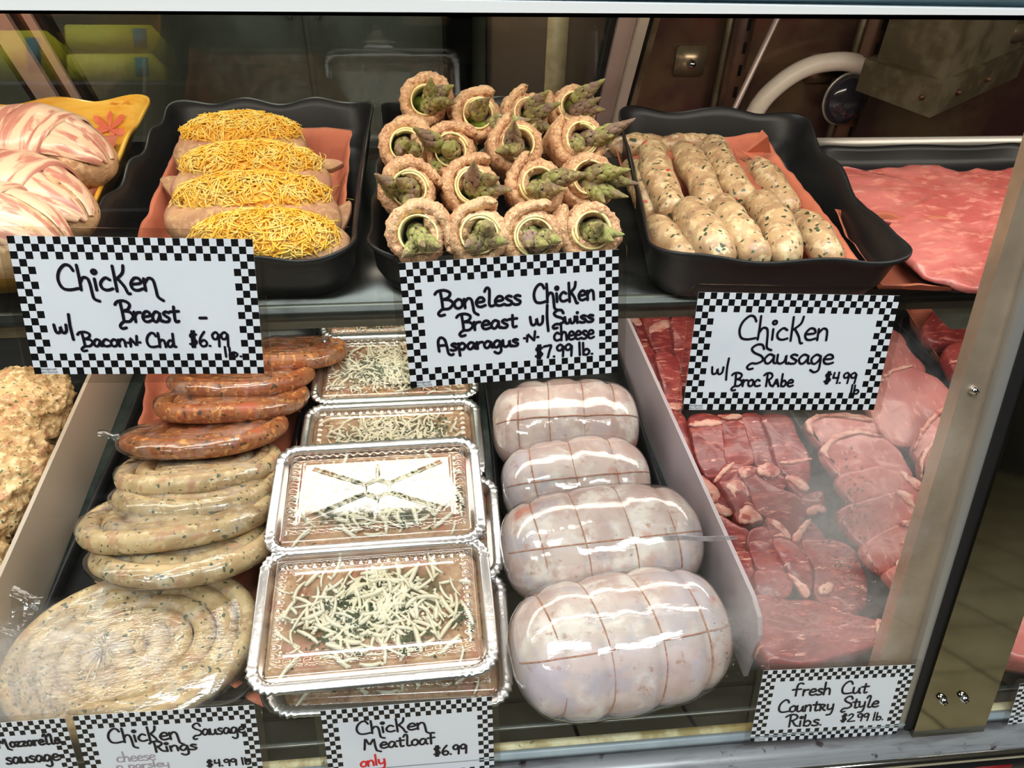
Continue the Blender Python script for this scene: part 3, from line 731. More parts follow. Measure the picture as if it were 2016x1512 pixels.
ROLLS = [  # px of the opening, depth Y, tips, label
 ((822, 462), .497, [(790, 508), (835, 486), (868, 486)], 'breaded asparagus roll at the left end of the front row, spears drooping behind the sign'),
 ((945, 462), .500, [(962, 446), (1002, 478), (915, 486)], 'breaded asparagus roll second from left in the front row, one purple tip upright'),
 ((1052, 466), .500, [(1040, 486), (1078, 482), (1104, 474)], 'breaded asparagus roll third in the front row with short bright green spears'),
 ((1166, 452), .506, [(1228, 462), (1186, 440), (1206, 474)], 'breaded asparagus roll at the right end of the front row with one ragged leaf'),
 ((806, 372), .570, [(737, 342), (780, 352), (800, 408)], 'breaded asparagus roll at the left of the second row, one thick spear pointing left'),
 ((932, 366), .575, [(932, 316), (982, 350), (1008, 374)], 'breaded asparagus roll in the second row, wide cheese ring, one spear upright'),
 ((1060, 362), .575, [(1036, 372), (1158, 342), (1112, 372)], 'breaded asparagus roll in the second row with a spear lying right across its neighbour'),
 ((1160, 350), .585, [(1256, 362), (1240, 334), (1236, 388), (1190, 398)], 'breaded asparagus roll at the right of the second row, spears reaching over the sausages'),
 ((800, 286), .645, [(788, 300), (804, 278), (816, 296)], 'breaded asparagus roll at the left of the third row with a curled brown spear bundle'),
 ((888, 296), .642, [(812, 250), (818, 352), (872, 292)], 'breaded asparagus roll in the third row, two spears spread up left and down left'),
 ((1022, 282), .645, [(1012, 236), (974, 298), (1010, 300)], 'breaded asparagus roll in the third row with one dark spear bent upright in the middle'),
 ((1146, 272), .650, [(1250, 234), (1206, 268), (1150, 294)], 'breaded asparagus roll at the right of the third row, a long green spear pointing right'),
 ((838, 198), .735, [(848, 152), (892, 168), (898, 202), (868, 196)], 'breaded asparagus roll standing highest at the back left, bunch of spears on top'),
 ((942, 224), .720, [(938, 196), (964, 192), (1044, 236)], 'breaded asparagus roll at the back with two short brown tips side by side'),
 ((1040, 222), .735, [(1080, 178), (1104, 202), (1088, 254)], 'breaded asparagus roll at the back with crumbly orange edge and crossing green spears'),
 ((1130, 208), .735, [(1190, 156), (1182, 192), (1190, 216)], 'breaded asparagus roll at the back right with an open cheese ring and spear raised')]
for k, (c, Y, tips, lb) in enumerate(ROLLS):
    p = atY(c[0], c[1], Y); tocam = CP - p
    ax = np.array([tocam[0] * .25 + rnd.uniform(-.06, .06), -.80, .52 + rnd.uniform(-.05, .04)]); M = basis(ax)
    t = thing('asparagus_roll', lb, 'chicken roll', p, M, 'asparagus chicken rolls')
    if k == 12: p = p + 0
    b = put('breaded_roll', roll_me[k % 4], m_bread, t, rot=(0, 0, rnd.uniform(-.5, .5)), scale=(1, 1, 1) if k != 12 else (1.05, 1.05, 1))
    put('swiss_slice', swiss_me[k % 3], m_swiss, t, rot=(0, 0, rnd.uniform(0, 6)))
    Mi = t.matrix_world.inverted() if False else (Matrix.Translation(Vector(p)) @ M.to_4x4()).inverted()
    axn = np.array(M.col[2])
    for j, tp in enumerate(tips):
        q = atY(tp[0], tp[1], Y - .022 - .004 * j)
        a = 2 * math.pi * j / len(tips) + k; root = p - axn * .022 + (np.array(M.col[0]) * math.cos(a) + np.array(M.col[1]) * math.sin(a)) * .005
        d = q - root; L = np.linalg.norm(d); d /= L
        lq = Mi @ Vector(q); ld = Mi.to_3x3() @ Vector(d)
        put('asparagus_spear', spear_me[(k + j) % 3], [m_spear, m_stalk], t, loc=lq, rot=basis(ld, (.3, .5, .8)), scale=(1.14, 1.14, min(1.0, max(.66, L / .052))))

# ---------------------------------------------------------------- chicken sausage links
m_link = mk('chicken_sausage', (194, 162, 122), [('noise', 55, .42, .60, (170, 136, 102)), ('noise', 130, .50, .62, (214, 190, 148)), ('fine', 230, .71, .74, (70, 80, 54)), ('fine', 150, .76, .79, (60, 74, 50)), ('noise', 70, .60, .68, (176, 136, 108)), ('fine', 100, .83, .85, (206, 60, 56))], rough=.38, bump=[(110, .25, .002), (40, .3, .003)], sss=.25, coat=.25, coatr=.25)
def link(a, b, r, bend=.004, seed=0., up=.003):
    a, b = np.array(a), np.array(b); d = b - a; L = np.linalg.norm(d); d /= L; side = np.cross(d, [0, 0, 1.]); side /= np.linalg.norm(side)
    P, rad = [], []
    for i in range(22):
        t = i / 21; P.append(a + d * L * t + side * bend * math.sin(math.pi * t) + np.array([0, 0, up]) * math.sin(math.pi * t))
        rad.append(r * (1 + .05 * math.sin(7 * t + seed) + .04 * math.sin(17 * t + seed * 2)) * (.90 + .10 * math.sin(math.pi * t)))
    V, f = tube(P, rad, 22)
    V = [np.array(p) + (np.array(p) - a) * 0 + .0012 * nz(p, 55, seed) * np.array([1, 1, 1]) for p in V]
    return V, f
LINKS = [((1217, 292), (1292, 284), 1.084, .0115, 'raw chicken sausage lying crosswise at the back left of the tray'),
 ((1312, 286), (1384, 283), 1.084, .0110, 'raw chicken sausage lying crosswise at the back, half hidden behind three others'),
 ((1246, 334), (1280, 420), 1.086, .0135, 'raw chicken sausage along the left wall beside the asparagus tips'),
 ((1486, 328), (1548, 404), 1.086, .0140, 'raw chicken sausage lying alone against the right paper flap'),
 ((1294, 452), (1362, 516), 1.086, .0140, 'raw chicken sausage in the front left corner next to a paper scrap'),
 ((1580, 440), (1630, 502), 1.086, .0145, 'raw chicken sausage in the front right corner of the tray'),
 ((1284, 300), (1320, 408), 1.098, .0155, 'raw chicken sausage, first of the three in the back row, widest'),
 ((1346, 300), (1398, 400), 1.097, .0148, 'raw chicken sausage, middle one of the three in the back row'),
 ((1404, 292), (1460, 388), 1.096, .0148, 'raw chicken sausage, right one of the three in the back row'),
 ((1356, 420), (1416, 500), 1.100, .0160, 'raw chicken sausage with an orange fleck, left in the front row'),
 ((1424, 412), (1486, 500), 1.099, .0152, 'raw chicken sausage with a bright red fleck, centre of the front row'),
 ((1496, 404), (1546, 498), 1.099, .0152, 'raw chicken sausage with dark green flecks, right in the front row')]
for k, (a, b, z, r, lb) in enumerate(LINKS):
    A, B = at(*a, z), at(*b, z); c = (A + B) / 2
    t = solo('sausage_link', mesh('sausage_link', *link(A - c, B - c, r, rnd.uniform(-.003, .005), k * 1.7)), m_link, lb, 'sausage', 'raw chicken sausage links', loc=c)
    d = Vector(B - A).normalized()
    put('casing_end', mesh('casing_end', *tube([Vector(A - c) - d * (r * .9), Vector(A - c) - d * (r * 1.08)], r * .16, 8)), m_link, t)
fk = mk('red_pepper', (196, 30, 52), rough=.4)

# ---------------------------------------------------------------- cheese topped chicken breasts
m_cut = mk('dredged_chicken', (186, 146, 106), [('noise', 28, .42, .58, (164, 122, 90)), ('noise', 200, .46, .72, (200, 164, 122)), ('noise', 22, .54, .64, (176, 126, 102))], rough=.75, bump=[(300, .35, .0012), (50, .35, .003)], sss=.1)
m_ched = mk('cheddar_shreds', (255, 188, 62), [('noise', 90, .44, .60, (255, 214, 114)), ('noise', 40, .52, .65, (252, 178, 52))], rough=.6, sss=.5, sssr=(.004,), sssc=(1, .8, .25))
def blob(hx, hy, hz, ex=.8, nu=40, nv=22, amp=.002, seed=0., fz=1.):
    V = []
    sg = lambda a, e: math.copysign(abs(a) ** e, a)
    for j in range(nv):
        b = -math.pi / 2 + math.pi * (j + .5) / nv
        for i in range(nu):
            a = 2 * math.pi * i / nu
            p = np.array([hx * sg(math.cos(b), ex) * sg(math.cos(a), ex), hy * sg(math.cos(b), ex) * sg(math.sin(a), ex), hz * sg(math.sin(b), ex)])
            k = amp * (nz(p, 30, seed) + .5 * nz(p, 80, seed)) / max(np.linalg.norm(p), 1e-4); V.append(p * (1 + k))
    return V, ringfaces(nu, nv)
def shred(g, p, d, L, w, curl, rs, up=(0, 0, 1)):
    d = np.array(d, float); d /= np.linalg.norm(d); u = np.array(up, float); s = np.cross(d, u); s /= np.linalg.norm(s) + 1e-9
    V = []; k = 5
    for i in range(k):
        t = i / (k - 1) - .5; c = p + d * L * t + s * curl * L * (t * t - .12) + u * (-abs(curl) * .25 * L * (t * t))
        ww = w * (1 - .35 * abs(2 * t) ** 3)
        V += [c + s * ww, c + u * ww * .8, c - s * ww, c - u * ww * .8]
    g.add(V, ringfaces(4, k))
def heap(hx, hy, hz, n, L, w, seed):
    """mound of grated cheese"""
    rs = random.Random(seed); g = G(); g.add(*blob(hx * .93, hy * .9, hz * .82, .9, 30, 12, .003, seed))
    for _ in range(n):
        a = rs.uniform(0, 2 * math.pi); q = math.sqrt(rs.random()) * 1.04; x, y = hx * q * math.cos(a), hy * q * math.sin(a)
        z = hz * math.sqrt(max(0, 1 - min(q, 1) ** 2)) * .86 + rs.uniform(-.001, .003)
        b = rs.uniform(0, 6.3); nrm = np.array([x / hx ** 2, y / hy ** 2, z / hz ** 2 + 1.]); nrm /= np.linalg.norm(nrm)
        d = np.array([math.cos(b), math.sin(b), 0]); d -= nrm * (d @ nrm) * .85; d[2] += rs.uniform(-.12, .22)
        shred(g, np.array([x, y, max(z, -.002)]), d, L * rs.uniform(.55, 1.2), w, rs.uniform(-.7, .7), rs, nrm)
    return g
CH = [((478, 300), .712, .060, 'cheddar topped chicken breast at the very back of its black tray', 1),
      ((498, 363), .648, .068, 'cheddar topped chicken breast second from the back of the tray', 2),
      ((502, 428), .590, .070, 'cheddar topped chicken breast third from the back, bare tail curling up at right', 3),
      ((530, 490), .552, .064, 'cheddar topped chicken breast in front, cheese spilling to the tray rim behind the sign', 4)]
for c, Y, hx, lb, sd in CH:
    p = atY(c[0], c[1], Y); p[2] = max(p[2], 1.091)
    t = thing('stuffed_chicken_breast', lb, 'chicken breast', p, Matrix.Rotation(R(12), 3, 'X'), 'cheese topped chicken breasts')
    put('chicken_body', mesh('chicken_body', *blob(hx, .037 if sd < 4 else .029, .019, .78, 48, 24, .004, sd * 3.)), m_cut, t)
    put('shredded_cheese', heap(hx * .86, .0235 if sd < 4 else .027, .017, 700, .018, .0007, sd).build('shredded_cheese'), m_ched, t, loc=(0, .011 if sd < 4 else -.002, .013), kind='stuff')
    tails = {3: [[(612, 432), (640, 420), (668, 404), (690, 394), (688, 424), (664, 462), (632, 474), (606, 466)]], 2: [[(314, 352), (338, 346), (372, 350), (366, 384), (344, 390), (328, 376)], [(640, 312), (676, 318), (650, 332), (634, 330)]], 1: [], 4: []}[sd]
    Mi = (Matrix.Translation(Vector(p)) @ Matrix.Rotation(R(12), 4, 'X')).inverted()
    for tl in tails:
        zz = 1.094 if sd == 3 else 1.092
        V, f = slab([atp(x, y, (0, p[1], zz), (0, -.45, .9)) for x, y in tl], (0, -.45, .9), .006, .001, sd)
        put('chicken_tail', mesh('chicken_tail', [Mi @ Vector(q) for q in V], f), m_cut, t)
g = G(); rs = random.Random(5)
for _ in range(46):
    x, y = rs.uniform(330, 690), rs.uniform(300, 500); shred(g, at(x, y, 1.090 if 370 < x < 640 else 1.073), (math.cos(x), math.sin(x), 0), .016, .0006, rs.uniform(-.6, .6), rs)
solo('loose_cheese_shreds', g.build('loose_cheese_shreds'), m_ched, 'stray cheddar shreds scattered on the paper and breasts', 'cheese', kind='stuff')

# ---------------------------------------------------------------- bacon wrapped chicken
m_fill = mk('pale_chicken_filling', (204, 164, 122), [('noise', 40, .42, .58, (182, 138, 100)), ('noise', 120, .5, .64, (220, 186, 146)), ('fine', 160, .72, .76, (120, 90, 62))], rough=.6, bump=[(120, .5, .003)], sss=.15)
def bacon_mat():
    t = NT('raw_bacon'); p = t.n('ShaderNodeBsdfPrincipled'); t.l(p.outputs[0], t.out.inputs[0])
    uv = t.n('ShaderNodeTexCoord').outputs['UV']; b = t.n('ShaderNodeVectorMath', operation='MULTIPLY'); t.l(uv, b.inputs[0]); b.inputs[1].default_value = (1.5, .6, 1)
    i = t.n('ShaderNodeObjectInfo'); a = t.n('ShaderNodeVectorMath', operation='ADD'); t.l(b.outputs[0], a.inputs[0]); cb = t.n('ShaderNodeCombineXYZ'); t.l(t.math('MULTIPLY', i.outputs['Random'], 9.), cb.inputs[1]); t.l(cb.outputs[0], a.inputs[1])
    n = t.noise(a.outputs[0], 1.6, 4, .55, .6); col = t.mix(t.mapr(n, .47, .57), lin((222, 186, 156)), lin((186, 124, 106)))
    col = t.mix(t.mapr(n, .60, .70), col, lin((172, 102, 92))); t.l(col, p.inputs['Base Color']); p.inputs['Roughness'].default_value = .38
    p.inputs['Subsurface Weight'].default_value = .2; p.inputs['Subsurface Scale'].default_value = .004; p.inputs['Subsurface Radius'].default_value = (1, .5, .35)
    p.inputs['Coat Weight'].default_value = .2
    return t.m
m_bacon = bacon_mat()
def bacon_strip(hx, hy, hz, u0, w, tw, a0, a1, seed, lift=.0016, along=False):
    """band lying over an ellipsoid whose long axis is X; u0 centre, w half width (angles), tw drift"""
    V, uv = [], []; nu, nv = 9, 44
    for j in range(nv):
        s = j / (nv - 1); a = a0 + (a1 - a0) * s
        for i in range(nu):
            c = i / (nu - 1); b = u0 + tw * (s - .5) + w * (2 * c - 1) + .05 * math.sin(5 * s + seed)
            edge = 1 - abs(2 * c - 1) ** 4
            if along: b, a = a0 + (a1 - a0) * s, u0 + tw * (s - .5) + w * (2 * c - 1) + .05 * math.sin(5 * s + seed)
            else: a = a0 + (a1 - a0) * s
            n_ = np.array([math.sin(b) / hx, math.cos(b) * math.cos(a) / hy, math.cos(b) * math.sin(a) / hz]); n_ /= np.linalg.norm(n_)
            p = np.array([hx * math.sin(b), hy * math.cos(b) * math.cos(a), hz * math.cos(b) * math.sin(a)])
            V.append(p + n_ * (lift * (.35 + .65 * edge) + .0010 * nz(p, 90, seed))); uv.append((c, s * 3))
    f = [(j * nu + i, j * nu + i + 1, (j + 1) * nu + i + 1, (j + 1) * nu + i) for j in range(nv - 1) for i in range(nu - 1)]
    return V, f, uv
BC = [((92, 292), .655, 24, 'bacon wrapped chicken breast at the back of the yellow tray', 1), ((52, 392), .572, 30, 'bacon wrapped chicken breast in the middle of the yellow tray', 2), ((-20, 452), .520, 20, 'bacon wrapped chicken breast at the front, mostly cut off by the left picture edge', 3)]
for c, Y, ang, lb, sd in BC:
    p = atY(c[0], c[1], Y); Mx = Matrix.Rotation(R(-ang), 3, 'Z') @ Matrix.Rotation(R(6), 3, 'Y')
    t = thing('bacon_wrapped_chicken', lb, 'chicken breast', p, Mx, 'bacon wrapped chicken breasts')
    hx, hy, hz = .062, .036, .030
    put('chicken_body', mesh('chicken_body', *blob(hx, hy, hz, 1., 44, 24, .003, sd * 2.)), m_fill, t)
    for u0, w, tw, a0, a1, lf, al in ((1.75, .36, .2, -.3, 1.42, .0014, True), (2.35, .30, -.1, -.3, 1.30, .0018, True), (1.05, .34, -.25, -.2, 1.36, .0018, True),
                                  (-.62, .34, .1, -.8, 3.7, .0022, False), (-.10, .26, .25, -.9, 3.8, .0034, False), (.22, .10, .15, -.9, 3.8, .0040, False)):
        V, f, uv = bacon_strip(hx, hy, hz, u0 + rnd.uniform(-.06, .06), w, tw, a0, a1, sd * 5 + u0, lf, al)
        put('bacon_strip', mesh('bacon_strip', V, f, True, None, uv), m_bacon, t)

# ---------------------------------------------------------------- flat pink cutlets
m_ham = mk('pink_cutlet', (206, 120, 114), [('noise', 14, .42, .58, (190, 96, 90)), ('noise', 50, .52, .64, (220, 140, 126), (1, 2.5, 1)), ('noise', 60, .56, .74, (228, 160, 144), (1, 2, 1))], rough=.36, bump=[(30, .3, .004), (120, .15, .001)], sss=.3, coat=.2)
liner('peach paper sheet under the flat pink cutlets', ((1640, 420, 1.086), (2080, 420, 1.086), (2030, 566, 1.082), (1735, 562, 1.082)), SF + .006, e=(.08, .08, .18, .08), amp=.004, seed=6.)
HM = [([(1606, 330), (1640, 322), (1700, 334), (1760, 326), (1815, 322), (1880, 332), (1940, 336), (2040, 332), (2120, 380), (2080, 440), (1960, 446), (1850, 440), (1780, 436), (1725, 426), (1670, 396), (1630, 360)], 1.083, 'flat pink pounded cutlet lying at the back of the low tray', 1),
      ([(1752, 440), (1800, 432), (1850, 436), (1900, 436), (1990, 425), (2060, 440), (2040, 520), (2000, 560), (1950, 566), (1905, 566), (1860, 552), (1810, 530), (1770, 490)], 1.089, 'flat pink pounded cutlet in front with a folded red crease', 2)]
for px, z, lb, sd in HM:
    P = [at(x, y, z) for x, y in px]; c = sum(P) / len(P); V, f = slab([q - c for q in P], (0, 0, 1), .006, .0032, sd, 90, True, .2)
    t = solo('pink_cutlet', mesh('pink_cutlet', V, f), m_ham, lb, 'meat cutlet', 'flat pink cutlets', loc=c)

# ================================================================== food on the lower deck
DZ = .7505
def low_tray(label, x0, x1, y0, y1, h=.022, m=None, sk=0.):
    c = ((x0 + x1) / 2, (y0 + y1) / 2)
    me = wavy_tray('tray', hx=(x1 - x0) / 2, hy=(y1 - y0) / 2, h=h, rc=.03, base=.93, waves=6, amp=0, lift=0, th=.0035)
    return solo('deck_tray', me, m or m_tray, label, 'tray', 'long black trays on the deck', loc=(c[0], c[1], DZ), rot=(0, 0, sk))
low_tray('long black tray under the wrapped sausage rings', -.378, -.172, .345, .93)
low_tray('long black tray under the stacked foil loaf pans', -.166, .045, .335, .93)
low_tray('long black tray under the wrapped poultry roasts', .052, .238, .338, .93, h=.026)
low_tray('long black tray under the dark red country ribs', .272, .440, .352, .93, h=.016, sk=.04)
low_tray('long black tray under the pale pink pork chops', .452, .66, .36, .93, h=.020, sk=.06)
low_tray('long black tray under the ground chicken at far left', -.66, -.425, .35, .93)

# ---------------------------------------------------------------- sausage rings in plastic wrap
m_ring_t = mk('tan_ring_sausage', (196, 168, 124), [('noise', 50, .40, .62, (170, 140, 100)), ('noise', 130, .52, .64, (206, 184, 142)), ('fine', 240, .71, .74, (66, 84, 66)), ('fine', 150, .77, .80, (74, 90, 72)), ('noise', 60, .56, .66, (182, 138, 104))], rough=.42, bump=[(90, .25, .002)], sss=.2)
m_ring_o = mk('orange_ring_sausage', (160, 102, 62), [('noise', 60, .40, .60, (150, 82, 46)), ('noise', 140, .52, .64, (204, 146, 84)), ('fine', 240, .71, .74, (70, 62, 40)), ('noise', 40, .55, .7, (180, 92, 62))], rough=.42, bump=[(90, .3, .002)], sss=.2)
m_wrap = film('plastic_wrap', rough=.10, f0=.055, haze=.16, bump=[(16, .5, .004, (1, 2.5, 3)), (90, .35, .0012, (1, 3, 3))], gain=1.6)
m_wrap3 = film('milky_plastic_wrap', rough=.12, f0=.06, haze=.26, bump=[(16, .4, .003, (1, 2.5, 3)), (90, .35, .0014, (1, 3, 3))], gain=1.7)
m_wrap2 = film('smooth_plastic_wrap', rough=.055, f0=.06, haze=.05, bump=[(14, .35, .004), (90, .14, .0008, (1, 4, 3))], gain=1.5)
def coil(Ro, r, turns, ey=1., seed=0.):
    P = []; n = int(turns * 40); r0 = .006
    for i in range(n + 1):
        t = i / n; a = 2 * math.pi * turns * t + seed; q = r0 + (Ro - r - r0) * min(1, t * turns / (turns - .8))
        wob = 1 + .025 * math.sin(2 * a + seed) + .02 * math.sin(5 * t * 6 + seed)
        P.append((q * wob * math.cos(a), q * wob * ey * math.sin(a), .0012 * math.sin(3 * a + seed)))
    rr = [r * (.55 + .45 * min(1, i / 20, (n - i) / 14)) for i in range(n + 1)]
    return tube(P, rr, 12)
coil_me = [mesh('sausage_coil', *coil(.084, .0098, 4.35, .86, s)) for s in (0., 1.9)]
big_coil = mesh('sausage_coil', *coil(.106, .0092, 5.8, .70, .4))
def lens(hx, hy, hz, amp, seed, nu=72, nv=26):
    V = []
    for j in range(nv):
        b = -math.pi / 2 + math.pi * (j + .5) / nv; cb = max(math.cos(b), 0) ** .32; sb = math.copysign(abs(math.sin(b)) ** .8, b)
        for i in range(nu):
            a = 2 * math.pi * i / nu; p = np.array([hx * cb * math.cos(a), hy * cb * math.sin(a), hz * sb])
            d = amp * (nz(p, 45, seed) + .5 * nz(p, 120, seed)); V.append(p + np.array([0, 0, d * (1 if sb > 0 else .3)]) + d * np.array([math.cos(a), math.sin(a), 0]))
    return V, ringfaces(nu, nv)
wrap_me = [mesh('plastic_wrap', *lens(.0850, .0735, .0112, .0014, s)) for s in (1., 5.)]
big_wrap = mesh('plastic_wrap', *lens(.1070, .0760, .0106, .0016, 3.))
RINGS = [((540, 722), .822, .080, 0, 22, 'orange', 'orange spiced sausage ring at the very back, partly under the shelf'),
 ((448, 786), .822, .086, 0, 24, 'orange', 'orange spiced sausage ring second from the back, wrap bunched at its right'),
 ((426, 838), .822, .088, -1, 24, 'orange', 'orange spiced sausage ring third from the back'),
 ((374, 914), .824, .090, 4, 26, 'orange', 'orange spiced sausage ring lying on the first pale ring, twisted wrap end at left'),
 ((362, 986), .820, .085, 2, 26, 'tan', 'pale sausage ring directly in front of the orange rings'),
 ((356, 1042), .816, .085, 1, 26, 'tan', 'pale sausage ring under the second of the pale stack, with a small orange speck'),
 ((330, 1118), .814, .096, 5, 26, 'tan', 'pale sausage ring sticking out furthest left in the leaning stack'),
 ((340, 1186), .808, .090, 4, 24, 'tan', 'pale sausage ring leaning on the flat coil in front')]
def wrap_tail(p, d, L, w, seed):
    s = np.cross(d, [0, 0, 1.]); s /= np.linalg.norm(s)
    def fn(u, v):
        q = p + np.array(d) * L * v + s * w * (u - .5) * (1.0 - .3 * v + .5 * v * v); q = q + np.array([0, 0, .010 * nz(q, 80, seed) + .004 * math.sin(u * 9)]); return q
    return grid(fn, 14, 10)
for k, (px, z, Rr, rz, tilt_, kind, lb) in enumerate(RINGS):
    rim = at(px[0], px[1], z)
    tilt_ += 2; z = DZ + .017 + .149 * Rr / .085 * math.sin(R(tilt_))
    M = Matrix.Rotation(R(rz), 3, 'Z') @ Matrix.Rotation(R(-tilt_), 3, 'X')
    sc = Rr / .085; c = rim + np.array(M @ Vector((0, .0745 * sc, 0)))
    c[2] = max(c[2], DZ + .012 + .0745 * sc * math.sin(R(tilt_)) + .004)
    t = thing('sausage_ring', lb, 'sausage ring', c, M, 'wrapped sausage rings')
    put('sausage_coil', coil_me[k % 2], m_ring_o if kind == 'orange' else m_ring_t, t, scale=(sc, sc, 1.12))
    put('plastic_wrap', wrap_me[k % 2], m_wrap, t, scale=(sc, sc, 1.12))
    if k == 3: put('wrap_tail', mesh('wrap_tail', *wrap_tail(np.array([-.082, -.012, .004]), (-.9, -.1, .3), .022, .02, 2.)), m_wrap, t)
c = at(262, 1282, .782)
M = Matrix.Rotation(R(10), 3, 'Z') @ Matrix.Rotation(R(9), 3, 'X')
t = thing('sausage_ring', 'large pale sausage coil lying flat in front, full spiral showing', 'sausage ring', c, M, 'wrapped sausage rings')
put('sausage_coil', big_coil, m_ring_t, t, scale=(1, 1, 1.1)); put('plastic_wrap', big_wrap, m_wrap3, t, scale=(1, 1, 1.1))
put('wrap_tail', mesh('wrap_tail', *wrap_tail(np.array([-.088, .045, .004]), (-.85, .45, .35), .045, .05, 5.)), m_wrap, t)
# twisted gather of the wrap in the middle of the coil
g = G(); rs = random.Random(3)
for i in range(26):
    a = rs.uniform(0, 6.28); L = rs.uniform(.012, .03); g.add(*tube([(-.02 + .003 * math.cos(a), .004 + .003 * math.sin(a), .0128), (-.02 + L * .6 * math.cos(a), .004 + L * .6 * math.sin(a), .0132), (-.02 + L * math.cos(a), .004 + L * math.sin(a), .0122)], .0004, 5))
put('wrap_folds', g.build('wrap_folds'), film('wrap_fold', rough=.15, f0=.3, haze=.5), t, kind='stuff')
def deck_paper(label, Cpx, **k):
    return liner(label, Cpx, DZ + .005, **k)
deck_paper('peach paper sheet under the sausage rings', ((296, 690, .775), (600, 690, .775), (545, 1400, .765), (215, 1240, .765)), e=(.08, .08, .04, .05), seed=11.)

# ---------------------------------------------------------------- foil loaf pans
m_foil = mk('aluminium_foil', (214, 214, 216), rough=.30, metal=1., bump=[(160, .3, .0012), (30, .3, .002)])
m_loaf = None
def loaf_mat():
    t = NT('meat_loaf'); p = t.n('ShaderNodeBsdfPrincipled'); t.l(p.outputs[0], t.out.inputs[0]); c = t.co()
    col = t.mix(t.mapr(t.noise(c, 60, 4), .4, .62), lin((192, 152, 116)), lin((164, 120, 90)))
    col = t.mix(t.mapr(t.noise(c, 180, 3), .55, .68), col, lin((212, 178, 142))); col = t.mix(t.mapr(t.noise(c, 30, 3), .56, .68), col, lin((184, 122, 96)))
    col = t.mix(t.mapr(t.noise(c, 220, 2), .66, .70), col, lin((86, 78, 54)))
    cc = t.co(rand=False); q = t.n('ShaderNodeVectorMath', operation='MULTIPLY'); t.l(cc, q.inputs[0]); q.inputs[1].default_value = (1 / .076, 1 / .044, 0)
    le = t.n('ShaderNodeVectorMath', operation='LENGTH'); t.l(q.outputs[0], le.inputs[0])
    mask = t.math('MULTIPLY', t.mapr(le.outputs['Value'], .75, 1.1, 1, 0), t.mapr(t.noise(c, 36, 4), .45, .55)); 
    col = t.mix(t.math('MULTIPLY', mask, .85), col, t.mix(t.mapr(t.noise(c, 300, 2), .4, .6), lin((60, 66, 42)), lin((96, 98, 66))))
    t.l(col, p.inputs['Base Color']); p.inputs['Roughness'].default_value = .5
    t.l(t.bump(t.noise(c, 150, 4), .5, .003), p.inputs['Normal']); return t.m
m_loaf = loaf_mat()
m_mozz = mk('mozzarella_shreds', (246, 238, 216), [('noise', 60, .4, .7, (236, 226, 196))], rough=.5)
m_herb = mk('dried_herb', (74, 88, 48), [('noise', 200, .4, .6, (50, 64, 34))], rough=.7)
m_lid = film('clear_lid', rough=.085, f0=.05, haze=.03, bump=[(7, .12, .004)], gain=1.7, tint=(.985, .985, .98))
PHX, PHY, PH = .100, .0655, .036
def pan_mesh():
    n = 240; P0 = resample(rrect(PHX, PHY, .020, 14), n); V = []
    cor = [max(0., min(1, (abs(x) / PHX + abs(y) / PHY - 1.62) / .12)) for x, y in P0]
    def ring(off, z, rib=0., crimp=0., sx=1.):
        for i, (x, y) in enumerate(P0):
            nx, ny = x / PHX, y / PHY; L = math.hypot(x, y); k = off + rib * math.cos(i * math.pi * .75) + crimp * cor[i] * math.cos(i * math.pi * .9)
            # inward normal of the rounded rectangle
            a = P0[(i + 1) % n] - P0[i - 1]; a /= np.linalg.norm(a)
            V.append((x + a[1] * k, y - a[0] * k, z + crimp * .5 * cor[i] * math.sin(i * 2.2)))
    for off, z, rib, cr in ((-.030, 0, 0, 0), (-.017, .0004, .0, 0), (-.015, .003, .0005, 0), (-.0085, PH - .008, .0007, 0), (-.0078, PH - .004, .0, 0), (-.0072, PH - .0012, 0, .0003), (.0006, PH - .0008, 0, .0008), (.0022, PH - .0020, 0, .0008),
                            (.0030, PH + .0002, 0, .0012), (.0026, PH + .0020, 0, .0012), (.0012, PH + .0027, 0, .0014), (-.0048, PH + .0030, 0, .0012), (-.0062, PH + .0022, 0, .0010), (-.0066, PH + .0008, 0, .0006),
                            (-.0080, PH - .004, 0, 0), (-.0090, PH - .008, .0007, 0), (-.0155, .0036, .0005, 0), (-.030, .0012, 0, 0)):
        ring(off, z, rib, cr)
    return mesh('foil_pan', V, ringfaces(n, 18))
pan_me = pan_mesh()
def sq2rr(u, v, hx, hy, r):
    x, y = (2 * u - 1) * hx, (2 * v - 1) * hy
    ax, ay = abs(x) - (hx - r), abs(y) - (hy - r)
    if ax > 0 and ay > 0:
        m_ = max(ax, ay); L = math.hypot(ax, ay); s = m_ / L; ax *= s; ay *= s
        x = math.copysign(hx - r + ax, x); y = math.copysign(hy - r + ay, y)
    return x, y
def loaf_mesh(seed):
    def fn(u, v):
        x, y = sq2rr(u, v, PHX - .0095, PHY - .0095, .014); p = (x, y, seed)
        e = min(1, (1 - abs(2 * u - 1)) * 6, (1 - abs(2 * v - 1)) * 5)
        return (x, y, PH - .0085 + .004 * math.sqrt(max(e, 0)) + .0028 * nz(p, 40, seed) + .0016 * nz(p, 110, seed) + .001 * nz(p, 240, seed))
    v, f = grid(fn, 90, 64); return mesh('meat_loaf', *thick(v, f, .012))
loaf_me = [loaf_mesh(1.), loaf_mesh(4.)]
